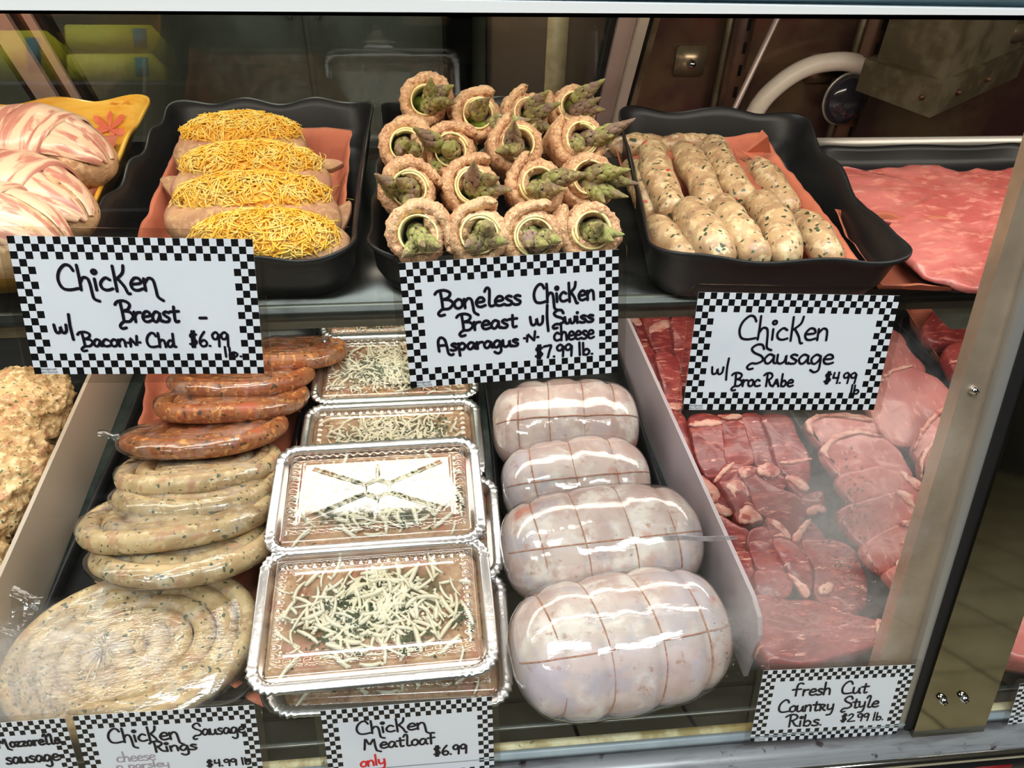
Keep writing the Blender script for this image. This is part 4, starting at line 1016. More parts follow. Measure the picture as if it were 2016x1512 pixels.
def topping(seed, n, L, w, spread=(.076, .046)):
    rs = random.Random(seed); g = G()
    for _ in range(n):
        x, y = rs.gauss(0, spread[0] * .52), rs.gauss(0, spread[1] * .52)
        if abs(x) > PHX - .016 or abs(y) > PHY - .016: continue
        b = rs.uniform(0, 6.3); shred(g, np.array([x, y, PH - .0035 + rs.uniform(-.0003, .0042)]), (math.cos(b), math.sin(b), rs.uniform(-.12, .12)), L * rs.uniform(.35, 1.15), w * rs.uniform(.7, 1.7), rs.uniform(-.6, .6), rs)
    for _ in range(n // 2):
        x, y = rs.gauss(0, spread[0] * .5), rs.gauss(0, spread[1] * .5)
        if abs(x) > PHX - .016 or abs(y) > PHY - .016: continue
        g.add([np.array(p) + (x, y, PH - .003 + rs.random() * .002) for p in blob(.0018, .0014, .0011, 1, 6, 4, 0)[0]], ringfaces(6, 4))
    return g.build('shredded_mozzarella')
top_me = [topping(1, 330, .024, .00150), topping(2, 420, .020, .0013), topping(3, 480, .019, .0013)]
def herbs(seed):
    rs = random.Random(seed); g = G(); cl = [(rs.gauss(0, .035), rs.gauss(0, .02)) for _ in range(7)]
    for _ in range(620):
        c_ = rs.choice(cl); x, y = rs.gauss(c_[0], .011), rs.gauss(c_[1], .008)
        if abs(x) > PHX - .016 or abs(y) > PHY - .016: continue
        a = rs.uniform(0, 6.3); s = rs.uniform(.0008, .0026); z = PH - .003 + rs.random() * .0035
        q = [np.array([x, y, z]) + s * np.array([math.cos(a + b), math.sin(a + b), .5 * math.sin(b * 2 + a)]) for b in (0, 1.3, 3.1, 4.2)]
        g.add(q + [p - np.array([0, 0, .0003]) for p in q], [(0, 1, 2, 3), (7, 6, 5, 4), (0, 4, 5, 1), (1, 5, 6, 2), (2, 6, 7, 3), (3, 7, 4, 0)])
    return g.build('herb_flakes', False)
herb_me = [herbs(1), herbs(2)]
def lid_mesh(emboss):
    hx, hy = PHX - .0062, PHY - .0062
    def seg(px, py, a, b):
        a, b, p = np.array(a), np.array(b), np.array((px, py)); d = b - a; t = min(1, max(0, (p - a) @ d / (d @ d))); return np.linalg.norm(p - a - d * t)
    hx6 = [(.0135 * math.cos(R(a)), .0115 * math.sin(R(a))) for a in range(90, 451, 60)]
    lines = [((.062, .030), (.0135 * .87, .0058)), ((-.062, .030), (-.0135 * .87, .0058)), ((.062, -.030), (.0135 * .87, -.0058)), ((-.062, -.030), (-.0135 * .87, -.0058)), ((0, .030), (0, .0115)), ((0, -.030), (0, -.0115))] + [(hx6[i], hx6[i + 1]) for i in range(6)]
    def fn(u, v):
        x, y = sq2rr(u, v, hx, hy, .015); d = min(hx - abs(x), hy - abs(y)); z = PH + .0012
        z += .0050 * min(1, max(0, (d - .0055) / .004)) ** 2 if d < .0095 else .0050
        # ring of bumps round the edge and inner plateau line
        if .0075 < d < .0175:
            s = x if hy - abs(y) < hx - abs(x) else y
            z += .0022 * max(0, math.sin(math.pi * (d - .0075) / .010)) * abs(math.sin(math.pi * s / .0082)) ** .7
        if abs(d - .0205) < .0012: z += .0010
        if emboss and d > .021:
            m_ = min(seg(x, y, a, b) for a, b in lines)
            if m_ < .0016: z -= .0016 * math.cos(m_ / .0016 * math.pi / 2)
        return (x, y, z)
    v, f = grid(fn, 150, 100); return mesh('clear_lid', *thick(v, f, .0003))
lid_me = [lid_mesh(False), lid_mesh(True)]
PANS = [((738, 1410), None, .7865, 0, -1.5, 'bottom foil loaf pan of the front stack, its rim showing below the top pan', 0, 0),
        ((733, 1215), None, .8225, 5, 1.2, 'top foil loaf pan of the front stack, green herbs and long mozzarella shreds', 0, 1),
        ((755, 1035), None, .790, 0, -1.0, 'lower foil loaf pan of the middle stack, only its right rim showing', 1, 0),
        ((738, 978), None, .833, 3, 1.0, 'top foil loaf pan of the middle stack, lid glaring white with an embossed star', 1, 2),
        ((776, 855), None, .790, 1, .5, 'foil loaf pan behind the glaring lid, cheese lying thick', 2, 0),
        ((776, 715), None, .790, 1, 0, 'foil loaf pan half behind the asparagus chicken sign', 2, 0),
        ((740, 640), None, .787, 0, 0, 'foil loaf pan at the very back, only a sliver of rim under the shelf', 2, 0)]
cy = {0: .3905, 1: .3975, 2: .512, 3: .524, 4: .640, 5: .779, 6: .915}
cx = {0: -.052, 1: -.066, 2: -.050, 3: -.068, 4: -.060, 5: -.0585, 6: -.060}
for k, (px, _, z, tl, rz, lb, tp, kind) in enumerate(PANS):
    M = Matrix.Rotation(R(rz), 3, 'Z') @ Matrix.Rotation(R(tl), 3, 'X')
    c = np.array([cx[k], cy[k], z]) - np.array(M @ Vector((0, 0, PH)))
    t = thing('foil_loaf_pan', lb, 'meatloaf pan', c, M, 'foil pans of chicken meatloaf')
    put('foil_pan', pan_me, m_foil, t)
    put('meat_loaf', loaf_me[k % 2], m_loaf, t)
    put('shredded_mozzarella', top_me[tp if k != 3 else 0], m_mozz, t, kind='stuff')
    put('herb_flakes', herb_me[k % 2], m_herb, t, kind='stuff')
    put('clear_lid', lid_me[1 if k == 3 else 0], m_lid, t)

# ---------------------------------------------------------------- wrapped roasts
m_roast = mk('pale_poultry', (206, 188, 180), [('noise', 16, .42, .58, (190, 164, 156)), ('noise', 34, .50, .64, (220, 210, 202)), ('noise', 14, .54, .66, (188, 176, 180)), ('noise', 13, .63, .72, (196, 122, 104)), ('noise', 22, .54, .72, (182, 172, 176)), ('noise', 110, .58, .72, (182, 148, 134))], rough=.42, sss=.35, sssr=(.006,), bump=[(50, .15, .002)])
m_twine = mk('butcher_twine', (186, 140, 114), [('noise', 300, .4, .6, (156, 104, 84))], rough=.8)
def roast_r(x, L, Rr, ties, dent=.0055):
    q = min(1, abs(2 * x / L)); r = Rr * (1 - q ** 4.6) ** .40 * (1 + .035 * math.cos(5.5 * x / L))
    return r - dent * (r / Rr) * sum(math.exp(-((x - t) / .0065) ** 2) for t in ties)
def roast_mesh(name, L, Rr, ties, seed, dent, grow=0., amp=.002, fl=.92):
    n, k = 56, 90; V = []
    for j in range(k):
        x = -L / 2 + L * (j + .35) / (k - .3); r = max(roast_r(x, L, Rr, ties, dent), .002) + grow
        for i in range(n):
            a = 2 * math.pi * i / n; p = np.array([x * (1 + grow * 1.5), r * math.cos(a), r * fl * math.sin(a)])
            V.append(p * (1 + amp / Rr * np.array([.3, 1, 1]) * (nz(p, 22, seed) + .4 * nz(p, 60, seed))))
    return mesh(name, V, ringfaces(n, k))
ROASTS = [((1112, 838), .800, .168, .055, 0, 'wrapped tied poultry roast at the back under the asparagus sign'),
          ((1132, 950), .792, .160, .048, 4, 'wrapped tied poultry roast second from the back, lower than its neighbours'),
          ((1183, 1070), .800, .198, .055, 4, 'wrapped tied poultry roast third from the back with a red patch and blue speck'),
          ((1219, 1262), .806, .192, .058, 7, 'wrapped tied poultry roast in front, largest, white string around it')]
for k, (px, z, L, Rr, rz, lb) in enumerate(ROASTS):
    c = at(px[0], px[1], z); ties = [L * q for q in ((-.33, -.13, .10, .31) if k != 1 else (-.30, -.03, .24))]
    M = Matrix.Rotation(R(rz), 3, 'Z')
    t = thing('tied_roast', lb, 'poultry roast', c, M, 'wrapped tied roasts')
    put('roast_body', roast_mesh('roast_body', L, Rr, ties, k * 3.1, .0036), m_roast, t)
    for x in ties + [None]:
        P = []
        if x is not None:
            r = roast_r(x, L, Rr, ties, .0036) + .0003
            P = [(x + .003 * math.sin(2 * a_ + k), r * math.cos(a_), r * .92 * math.sin(a_)) for a_ in [R(q) for q in range(0, 361, 9)]]
        else:
            for s in range(61):
                q = -L / 2 * .96 + L * .96 * s / 60; P.append((q, -.55 * (roast_r(q, L, Rr, ties, .0036) + .0004), .83 * .92 * (roast_r(q, L, Rr, ties, .0036) + .0004)))
        P = [np.array(p) * (1 + .002 / Rr * np.array([.3, 1, 1]) * (nz(p, 22, k * 3.1) + .4 * nz(p, 60, k * 3.1))) for p in P]
        put('twine', mesh('twine', *tube(P, 0.0007, 6)), m_twine, t)
    put('plastic_wrap', roast_mesh('plastic_wrap', L, Rr, ties, k * 3.1, .0008, .0018, .0020), m_wrap2, t)
    if k == 2:
        put('blue_tag', mesh('blue_tag', *[(lambda V, f: ([np.array(p) + np.array([.006, -.0375, .0305]) for p in V], f))(*blob(.005, .002, .0022, 1, 12, 8, 0))][0]), mk('blue_tag', (70, 130, 190), rough=.4), t)

# ---------------------------------------------------------------- ground chicken at the far left
m_ground = mk('ground_chicken', (216, 178, 126), [('noise', 70, .42, .58, (190, 148, 98)), ('noise', 150, .50, .60, (236, 208, 160)), ('noise', 50, .56, .64, (214, 156, 116)), ('fine', 220, .72, .75, (104, 106, 66))], rough=.5, bump=[(150, .6, .004), (60, .5, .006)], sss=.25)
for k, (px, z, hx, hy, hz, lb) in enumerate((((40, 812), .785, .058, .060, .040, 'ground chicken mound at the back beside the beige divider'), ((-70, 960), .790, .078, .090, .044, 'large ground chicken mound in the middle, left of the beige divider'), ((-135, 1180), .775, .060, .080, .034, 'ground chicken mound in front behind the fogged glass'))):
    c = at(px[0], px[1], z)
    V, f = blob(hx, hy, hz, .85, 170, 84, .010, k * 7.)
    V = [np.array(p) * (1 + .06 * nz(p, 110, k) + .055 * nz(p, 230, k) + .03 * nz(p, 430, k)) for p in V]
    solo('ground_chicken', mesh('ground_chicken', V, f), m_ground, lb, 'ground meat', 'mounds of ground chicken', loc=c)

# ---------------------------------------------------------------- country ribs and chops
m_rib = mk('red_pork', (148, 62, 58), [('noise', 16, .40, .60, (124, 42, 42)), ('noise', 60, .52, .66, (170, 86, 76), (1, 3.5, 1)), ('noise', 40, .61, .66, (212, 150, 134), (1, 5, 1))], rough=.36, bump=[(60, .2, .002, (1, 3, 1)), (160, .15, .001)], sss=.25, coat=.15)
m_fat = mk('pork_fat', (218, 168, 150), [('noise', 60, .42, .58, (200, 132, 116)), ('noise', 50, .54, .62, (170, 80, 72))], rough=.4, sss=.35, bump=[(80, .2, .002)])
m_chop = mk('pink_pork', (192, 116, 106), [('noise', 12, .40, .60, (172, 94, 88)), ('noise', 60, .55, .74, (218, 152, 140), (3, 1, 1)), ('noise', 45, .68, .74, (232, 182, 166))], rough=.36, bump=[(60, .15, .002)], sss=.3, coat=.15)
def rA(x, y): return (1220 + x / 2.724, 600 + y / 2.724)
def rB(x, y): return (1360 + x / 4.032, 1000 + y / 4.032)
def rC(x, y): return (1560 + x / 3.78, 600 + y / 3.78)
def flat_piece(Q, n, up, edge, seed):
    """thin fat layer of any outline, its own thickness, lying on the cut"""
    P = resample(crom(Q, 6, True), 72); tn = np.roll(P, -1, 0) - np.roll(P, 1, 0); tn /= np.linalg.norm(tn, axis=1)[:, None] + 1e-9
    sd_ = np.cross(tn, n / np.linalg.norm(n)); P = P + sd_ * np.array([edge * (nz(p, 150, seed) + .7 * nz(p, 330, seed)) for p in P])[:, None]
    c = P.mean(0); k = len(P); cs = 1 if (np.cross(P[1] - P[0], P[2] - P[1]) @ n) > 0 else 1
    V = list(P - n * .004) + list(P + n * up * .6) + list(P - sd_ * .0007 + n * up)
    a = sum(np.cross(P[i] - c, P[(i + 1) % k] - c) @ n for i in range(k))
    if a < 0: V = list((P - n * .004)[::-1]) + list((P + n * up * .6)[::-1]) + list((P + sd_ * .0007 + n * up)[::-1])
    return V, ringfaces(k, 3)
def cut(name, label, cat, group, px, z, tilt_, t_, mat, fats=(), seed=0., rz=0., fatname='fat_strip'):
    n = np.array([math.sin(R(rz)), -math.sin(R(tilt_)), math.cos(R(tilt_))])
    q0 = at(sum(p[0] for p in px) / len(px), sum(p[1] for p in px) / len(px), z)
    P = [atp(x, y, q0, n) for x, y in px]; c = sum(P) / len(P)
    V, f = slab([p - c for p in P], n, t_, .0016, seed)
    o = solo(name, mesh(name, V, f), mat, label, cat, group, loc=c)
    for fp in fats:
        Q = [atp(x, y, q0 + n * .0006 / abs(n[2]), n) - c for x, y in fp]
        V, f = flat_piece(Q, n, .0022, .0016, seed + 9); put(fatname, mesh(fatname, V, f), m_fat, o)
    return o
GR = 'country style ribs'
RIBS = [
 ([rA(*p) for p in ((30, 60), (110, 60), (150, 150), (190, 230), (100, 225))], .782, 12, .018, [[rA(*p) for p in ((40, 62), (90, 62), (120, 110), (80, 110))]], 'red rib strip at the back beside the lilac divider under the shelf'),
 ([rA(*p) for p in ((120, 60), (265, 60), (285, 160), (310, 260), (190, 250))], .784, 12, .018, [[rA(*p) for p in ((160, 120), (250, 85), (268, 125), (175, 165))]], 'red rib with a pale fat cube on it near the back'),
 ([rA(*p) for p in ((280, 60), (400, 60), (420, 220), (400, 420), (310, 420), (290, 200))], .786, 12, .018, [], 'red rib behind the left edge of the chicken sausage sign'),
 ([rA(*p) for p in ((410, 60), (640, 60), (700, 300), (640, 420), (430, 420))], .784, 10, .018, [], 'red rib hidden mostly behind the chicken sausage sign, left half'),
 ([rA(*p) for p in ((650, 60), (860, 60), (900, 300), (880, 420), (690, 420))], .784, 10, .018, [], 'red rib hidden mostly behind the chicken sausage sign, right half'),
 ([rA(*p) for p in ((100, 230), (180, 240), (260, 470), (190, 440))], .786, 12, .018, [[rA(*p) for p in ((185, 420), (255, 415), (265, 445), (195, 455))]], 'narrow red rib with a pale band, against the lilac divider'),
 ([rA(*p) for p in ((190, 255), (310, 280), (340, 480), (330, 580), (260, 560), (225, 420))], .788, 12, .018, [[rA(*p) for p in ((235, 540), (320, 530), (330, 560), (250, 580))]], 'dark red rib left of the chicken sausage sign'),
 ([rA(*p) for p in ((240, 560), (340, 580), (385, 720), (425, 860), (365, 880), (300, 740))], .788, 12, .02, [], 'long red rib below the sign, next to the lilac divider'),
 ([rA(*p) for p in ((378, 590), (530, 590), (560, 720), (590, 860), (500, 950), (430, 880), (390, 740))], .792, 14, .02, [[rA(*p) for p in ((384, 632), (530, 620), (533, 648), (388, 658))]], 'red rib with a straight white fat band near its top, below the sign'),
 ([rA(*p) for p in ((528, 590), (650, 590), (690, 700), (728, 840), (640, 870), (570, 850), (545, 720))], .793, 14, .02, [[rA(*p) for p in ((525, 592), (645, 592), (646, 612), (560, 616))]], 'red rib with a pale top edge, second below the sign'),
 ([rA(*p) for p in ((650, 590), (760, 590), (810, 720), (850, 880), (740, 880), (690, 720))], .793, 14, .02, [], 'plain dark red rib, third below the sign'),
 ([rA(*p) for p in ((758, 590), (905, 590), (960, 700), (1018, 810), (1022, 960), (930, 940), (850, 870), (800, 700))], .794, 14, .02, [[rA(*p) for p in ((860, 846), (1010, 822), (1014, 838), (900, 858))]], 'red rib with a white seam beside the black tray wall'),
 ([rA(*p) for p in ((500, 950), (540, 880), (590, 845), (740, 865), (800, 900), (640, 930), (540, 960))], .798, 18, .014, [[rA(*p) for p in ((505, 948), (550, 885), (600, 850), (612, 860), (565, 905), (520, 950))]], 'curled dark red rib end with a pale rim, middle of the tray'),
 ([rA(*p) for p in ((385, 900), (470, 930), (560, 1010), (640, 1130), (560, 1120), (470, 1090), (420, 990))], .797, 16, .018, [[rA(*p) for p in ((392, 905), (480, 950), (540, 1020), (500, 1080), (440, 1000))], [rA(*p) for p in ((470, 1050), (560, 1080), (620, 1125), (560, 1130), (480, 1100))]], 'marbled rib with pale fat along the lilac divider'),
 ([rA(*p) for p in ((530, 945), (590, 930), (640, 890), (680, 960), (710, 1060), (760, 1130), (770, 1170), (640, 1175), (610, 1100), (570, 1010))], .803, 18, .02, [[rA(*p) for p in ((570, 970), (640, 940), (690, 1010), (680, 1060), (765, 1150), (640, 1170), (640, 1090), (600, 1020))]], 'rib end with a big white fat corner standing up in the middle'),
 ([rA(*p) for p in ((640, 900), (700, 880), (760, 930), (860, 980), (970, 1030), (1010, 1130), (960, 1230), (920, 1270), (830, 1160), (740, 1110), (690, 990))], .803, 16, .02, [[rA(*p) for p in ((632, 880), (690, 868), (725, 900), (690, 930), (650, 925))]], 'broad dark red rib with a pale tip, front centre'),
 ([rA(*p) for p in ((735, 880), (790, 850), (850, 890), (900, 940), (880, 990), (820, 1000), (780, 940))], .806, 16, .018, [[rA(*p) for p in ((738, 878), (780, 850), (828, 862), (862, 905), (800, 925), (755, 915))]], 'rib with a pale round fat tip right of centre'),
 ([rA(*p) for p in ((885, 920), (950, 925), (1018, 975), (1000, 1020), (970, 1028), (910, 970))], .804, 14, .016, [[rA(*p) for p in ((888, 920), (950, 927), (1014, 978), (990, 1000), (920, 960))]], 'small pale rib end beside the black tray wall'),
 ([rA(*p) for p in ((970, 1045), (1020, 1005), (1080, 995), (1102, 1040), (1100, 1110), (1020, 1120))], .802, 14, .016, [[rA(*p) for p in ((1000, 1100), (1050, 1075), (1108, 1105), (1060, 1122), (1010, 1125))]], 'short dark rib tip with pale underside near the fogged glass'),
 ([rA(*p) for p in ((480, 1115), (560, 1130), (640, 1180), (700, 1215), (690, 1362), (560, 1362), (520, 1240))], .802, 14, .02, [[rA(*p) for p in ((575, 1335), (640, 1330), (690, 1320), (690, 1335), (600, 1352))]], 'smooth red rib at left of the front part, by the lilac divider'),
 ([rA(*p) for p in ((700, 1205), (800, 1185), (850, 1270), (900, 1400), (760, 1420), (690, 1330))], .804, 14, .02, [], 'striped red rib left of centre in the front part'),
 ([rA(*p) for p in ((790, 1150), (870, 1190), (935, 1280), (960, 1400), (880, 1380), (820, 1270))], .806, 14, .02, [[rA(*p) for p in ((785, 1148), (850, 1165), (915, 1240), (905, 1262), (840, 1200))]], 'narrow dark rib with a white edge strip'),
 ([rA(*p) for p in ((940, 1260), (1010, 1150), (1100, 1240), (1110, 1420), (1000, 1440), (960, 1350))], .807, 14, .02, [[rA(*p) for p in ((925, 1255), (960, 1195), (1015, 1148), (1020, 1175), (975, 1240), (945, 1285))]], 'red rib with an upright white fat strip in the fogged area'),
 ([rB(*p) for p in ((270, 380), (440, 330), (500, 430), (515, 640), (400, 620), (330, 520))], .806, 14, .02, [], 'dark red rib beside the front of the lilac divider'),
 ([rB(*p) for p in ((460, 270), (620, 260), (700, 360), (765, 500), (640, 520), (520, 480))], .808, 14, .02, [], 'striped red rib in the middle of the front group'),
 ([rB(*p) for p in ((650, 260), (770, 240), (880, 330), (960, 460), (970, 640), (860, 600), (760, 480))], .810, 14, .02, [], 'very dark red rib beside a gap in the front group'),
 ([rB(*p) for p in ((880, 250), (1060, 230), (1280, 300), (1390, 520), (1400, 780), (1200, 860), (1000, 720), (980, 480))], .806, 10, .022, [[rB(*p) for p in ((1010, 650), (1100, 590), (1130, 640), (1040, 700))]], 'wide pale red rib right of centre behind fog and drops'),
 ([rB(*p) for p in ((510, 500), (640, 480), (770, 510), (820, 620), (760, 710), (560, 700), (505, 620))], .812, 14, .02, [[rB(*p) for p in ((770, 520), (860, 580), (940, 660), (920, 720), (850, 640))]], 'round ended red rib just behind the front slab'),
 ([rB(*p) for p in ((480, 690), (760, 710), (1000, 730), (1250, 820), (1480, 880), (1610, 930), (1590, 1060), (1400, 1120), (1150, 1190), (1000, 1240), (760, 1250), (570, 1160), (500, 900))], .806, 10, .026, [[rB(*p) for p in ((1480, 890), (1600, 930), (1590, 1050), (1500, 1060), (1470, 970))]], 'large slab of red rib meat in front behind heavy fog'),
 ([rB(*p) for p in ((370, 570), (400, 550), (490, 640), (480, 820), (440, 760))], .800, 10, .02, [[rB(*p) for p in ((372, 572), (400, 552), (440, 640), (440, 750))], [rB(*p) for p in ((430, 600), (490, 650), (480, 810), (455, 740))]], 'rib end showing white fat layers against the divider front')]
for k, (px, z, tl, th, fats, lb) in enumerate(RIBS):
    cut('country_rib', lb, 'pork rib', GR, px, z, tl, th, m_rib, fats, k * 1.3)
CHOPS = [
 ([rC(*p) for p in ((700, 170), (770, 190), (830, 240), (850, 300), (780, 330), (690, 310))], .786, 10, 'pale pork chop corner at the back, right of the chicken sausage sign', []),
 ([rC(*p) for p in ((640, 320), (720, 280), (830, 280), (900, 360), (1000, 480), (900, 560), (700, 560), (600, 480))], .790, 10, 'pale pork chop second from the back with a ragged edge', []),
 ([rC(*p) for p in ((540, 700), (620, 560), (740, 480), (880, 455), (1080, 540), (1180, 630), (1270, 690), (1250, 820), (1050, 980), (900, 1060), (700, 1000))], .794, 12, 'broad pale pork chop in the middle of the chop tray', [[rC(*p) for p in ((630, 570), (730, 485), (870, 452), (880, 470), (750, 505), (650, 590))]]),
 ([rC(*p) for p in ((900, 1080), (930, 990), (1000, 870), (1130, 770), (1262, 750), (1300, 900), (1200, 1100), (1000, 1200))], .798, 12, 'pork chop with a pale rim left of the steel post', [[rC(*p) for p in ((905, 1080), (930, 985), (1000, 865), (1120, 765), (1250, 748), (1250, 772), (1130, 795), (1020, 890), (955, 1000))]]),
 ([rC(*p) for p in ((945, 1180), (980, 1090), (1080, 1010), (1200, 975), (1240, 1100), (1180, 1360), (1060, 1400), (980, 1300))], .803, 12, 'darker pink pork chop half behind the steel post', [[rC(*p) for p in ((948, 1180), (980, 1080), (1080, 1000), (1200, 968), (1200, 990), (1090, 1025), (1010, 1100), (975, 1200), (975, 1290))]]),
 ([rC(*p) for p in ((95, 890), (160, 830), (330, 815), (520, 830), (640, 880), (600, 1050), (380, 1120), (220, 1060))], .796, 12, 'pork chop with a thick white rim directly under the sign corner', [[rC(*p) for p in ((95, 890), (160, 828), (330, 810), (520, 825), (600, 860), (560, 872), (330, 838), (180, 855), (140, 920), (200, 1030))]]),
 ([rC(*p) for p in ((212, 1085), (290, 985), (470, 935), (640, 970), (780, 1060), (860, 1180), (900, 1290), (700, 1330), (450, 1330), (290, 1220))], .802, 12, 'pork chop with a curved fat rim beside the black tray wall', [[rC(*p) for p in ((212, 1085), (290, 982), (470, 930), (640, 968), (660, 990), (480, 965), (330, 1015), (260, 1100), (320, 1190))]]),
 ([rC(*p) for p in ((330, 1290), (480, 1220), (640, 1195), (820, 1240), (980, 1340), (1060, 1420), (1040, 1500), (800, 1560), (480, 1500))], .806, 12, 'pork chop behind the fog with fat on its right tip', [[rC(*p) for p in ((800, 1235), (900, 1290), (1060, 1410), (1050, 1450), (940, 1390), (850, 1310))]]),
 ([(1650, 1010), (1713, 980), (1763, 966), (1800, 980), (1835, 1000), (1826, 1040), (1790, 1075), (1720, 1090)], .810, 12, 'pork chop with a bright fat tip touching the steel post', [[(1763, 966), (1800, 978), (1835, 1000), (1828, 1016), (1790, 995)]]),
 ([(1700, 1070), (1772, 1030), (1822, 1026), (1815, 1080), (1795, 1125), (1755, 1135), (1715, 1110)], .813, 12, 'pork chop with red streak and knobby fat, in front of the others', [[(1772, 1030), (1800, 1024), (1822, 1030), (1815, 1044), (1790, 1040)], [(1776, 1060), (1786, 1080), (1776, 1110), (1762, 1122), (1770, 1095)]]),
 ([(1745, 1125), (1790, 1100), (1812, 1082), (1800, 1130), (1782, 1172), (1762, 1150)], .814, 12, 'small pork chop piece at the front corner by the post', [[(1770, 1130), (1800, 1100), (1796, 1130), (1780, 1160)]])]
for k, (px, z, tl, lb, fats) in enumerate(CHOPS):
    cut('pork_chop', lb, 'pork chop', 'pale pork chops', px, z + .0022 * k - .008, tl + 5, .013, m_chop, fats, 50 + k * 1.7, fatname='fat_rim')
low_tray('long black tray at the right with peach paper and two red chops', .672, .90, .40, .93, h=.024, sk=.06)
deck_paper('peach paper sheet under the two dark red chops behind the shelf bracket', ((1782, 606, .79), (2060, 600, .79), (2100, 760, .78), (1870, 740, .78)), e=(.1, .1, .05, .05), seed=21.)
cut('red_chop', 'dark red chop curving under the shelf bracket', 'pork chop', 'dark red chops', [(1818, 640), (1850, 600), (1900, 590), (1990, 596), (2000, 660), (1935, 672), (1880, 676), (1836, 672)], .800, 12, .02, m_rib, [[(1900, 668), (1940, 655), (1960, 610), (1975, 620), (1950, 672)]], 91.)
cut('red_chop', 'dark red chop with a clean face, half behind the steel post', 'pork chop', 'dark red chops', [(1862, 690), (1880, 672), (1940, 666), (1980, 700), (1960, 780), (1905, 765), (1876, 728)], .806, 14, .02, m_rib, [], 93.)
# next section, right of the post
cut('pork_piece', 'pale pink pork piece in the next section right of the post', 'pork', None, [(1975, 1280), (1985, 1215), (2040, 1170), (2120, 1180), (2120, 1300), (2030, 1300)], .81, 8, .03, m_chop, [], 71.)
low_tray('long black tray right of the steel post under the pale pork piece', .478, .70, .33, .356 + .30, h=.02) if False else None

# ================================================================== hand lettered price signs
m_card = mk('white_card', (226, 230, 236), [('noise', 14, .5, .8, (216, 221, 230))], rough=.35, spec=.3)
m_check = mk('black_print', (10, 10, 12), rough=.4, spec=.3)
m_ink = mk('marker_ink', (16, 12, 26), rough=.5, spec=.2); m_inkred = mk('red_marker_ink', (226, 30, 36), rough=.5, spec=.2); m_inkfaint = mk('faded_ink', (170, 160, 166), rough=.6, spec=.2)
m_lam = film('laminate_sheet', rough=.10, f0=.04, gain=1.0, tint=(.90, .89, .87), haze=0.)
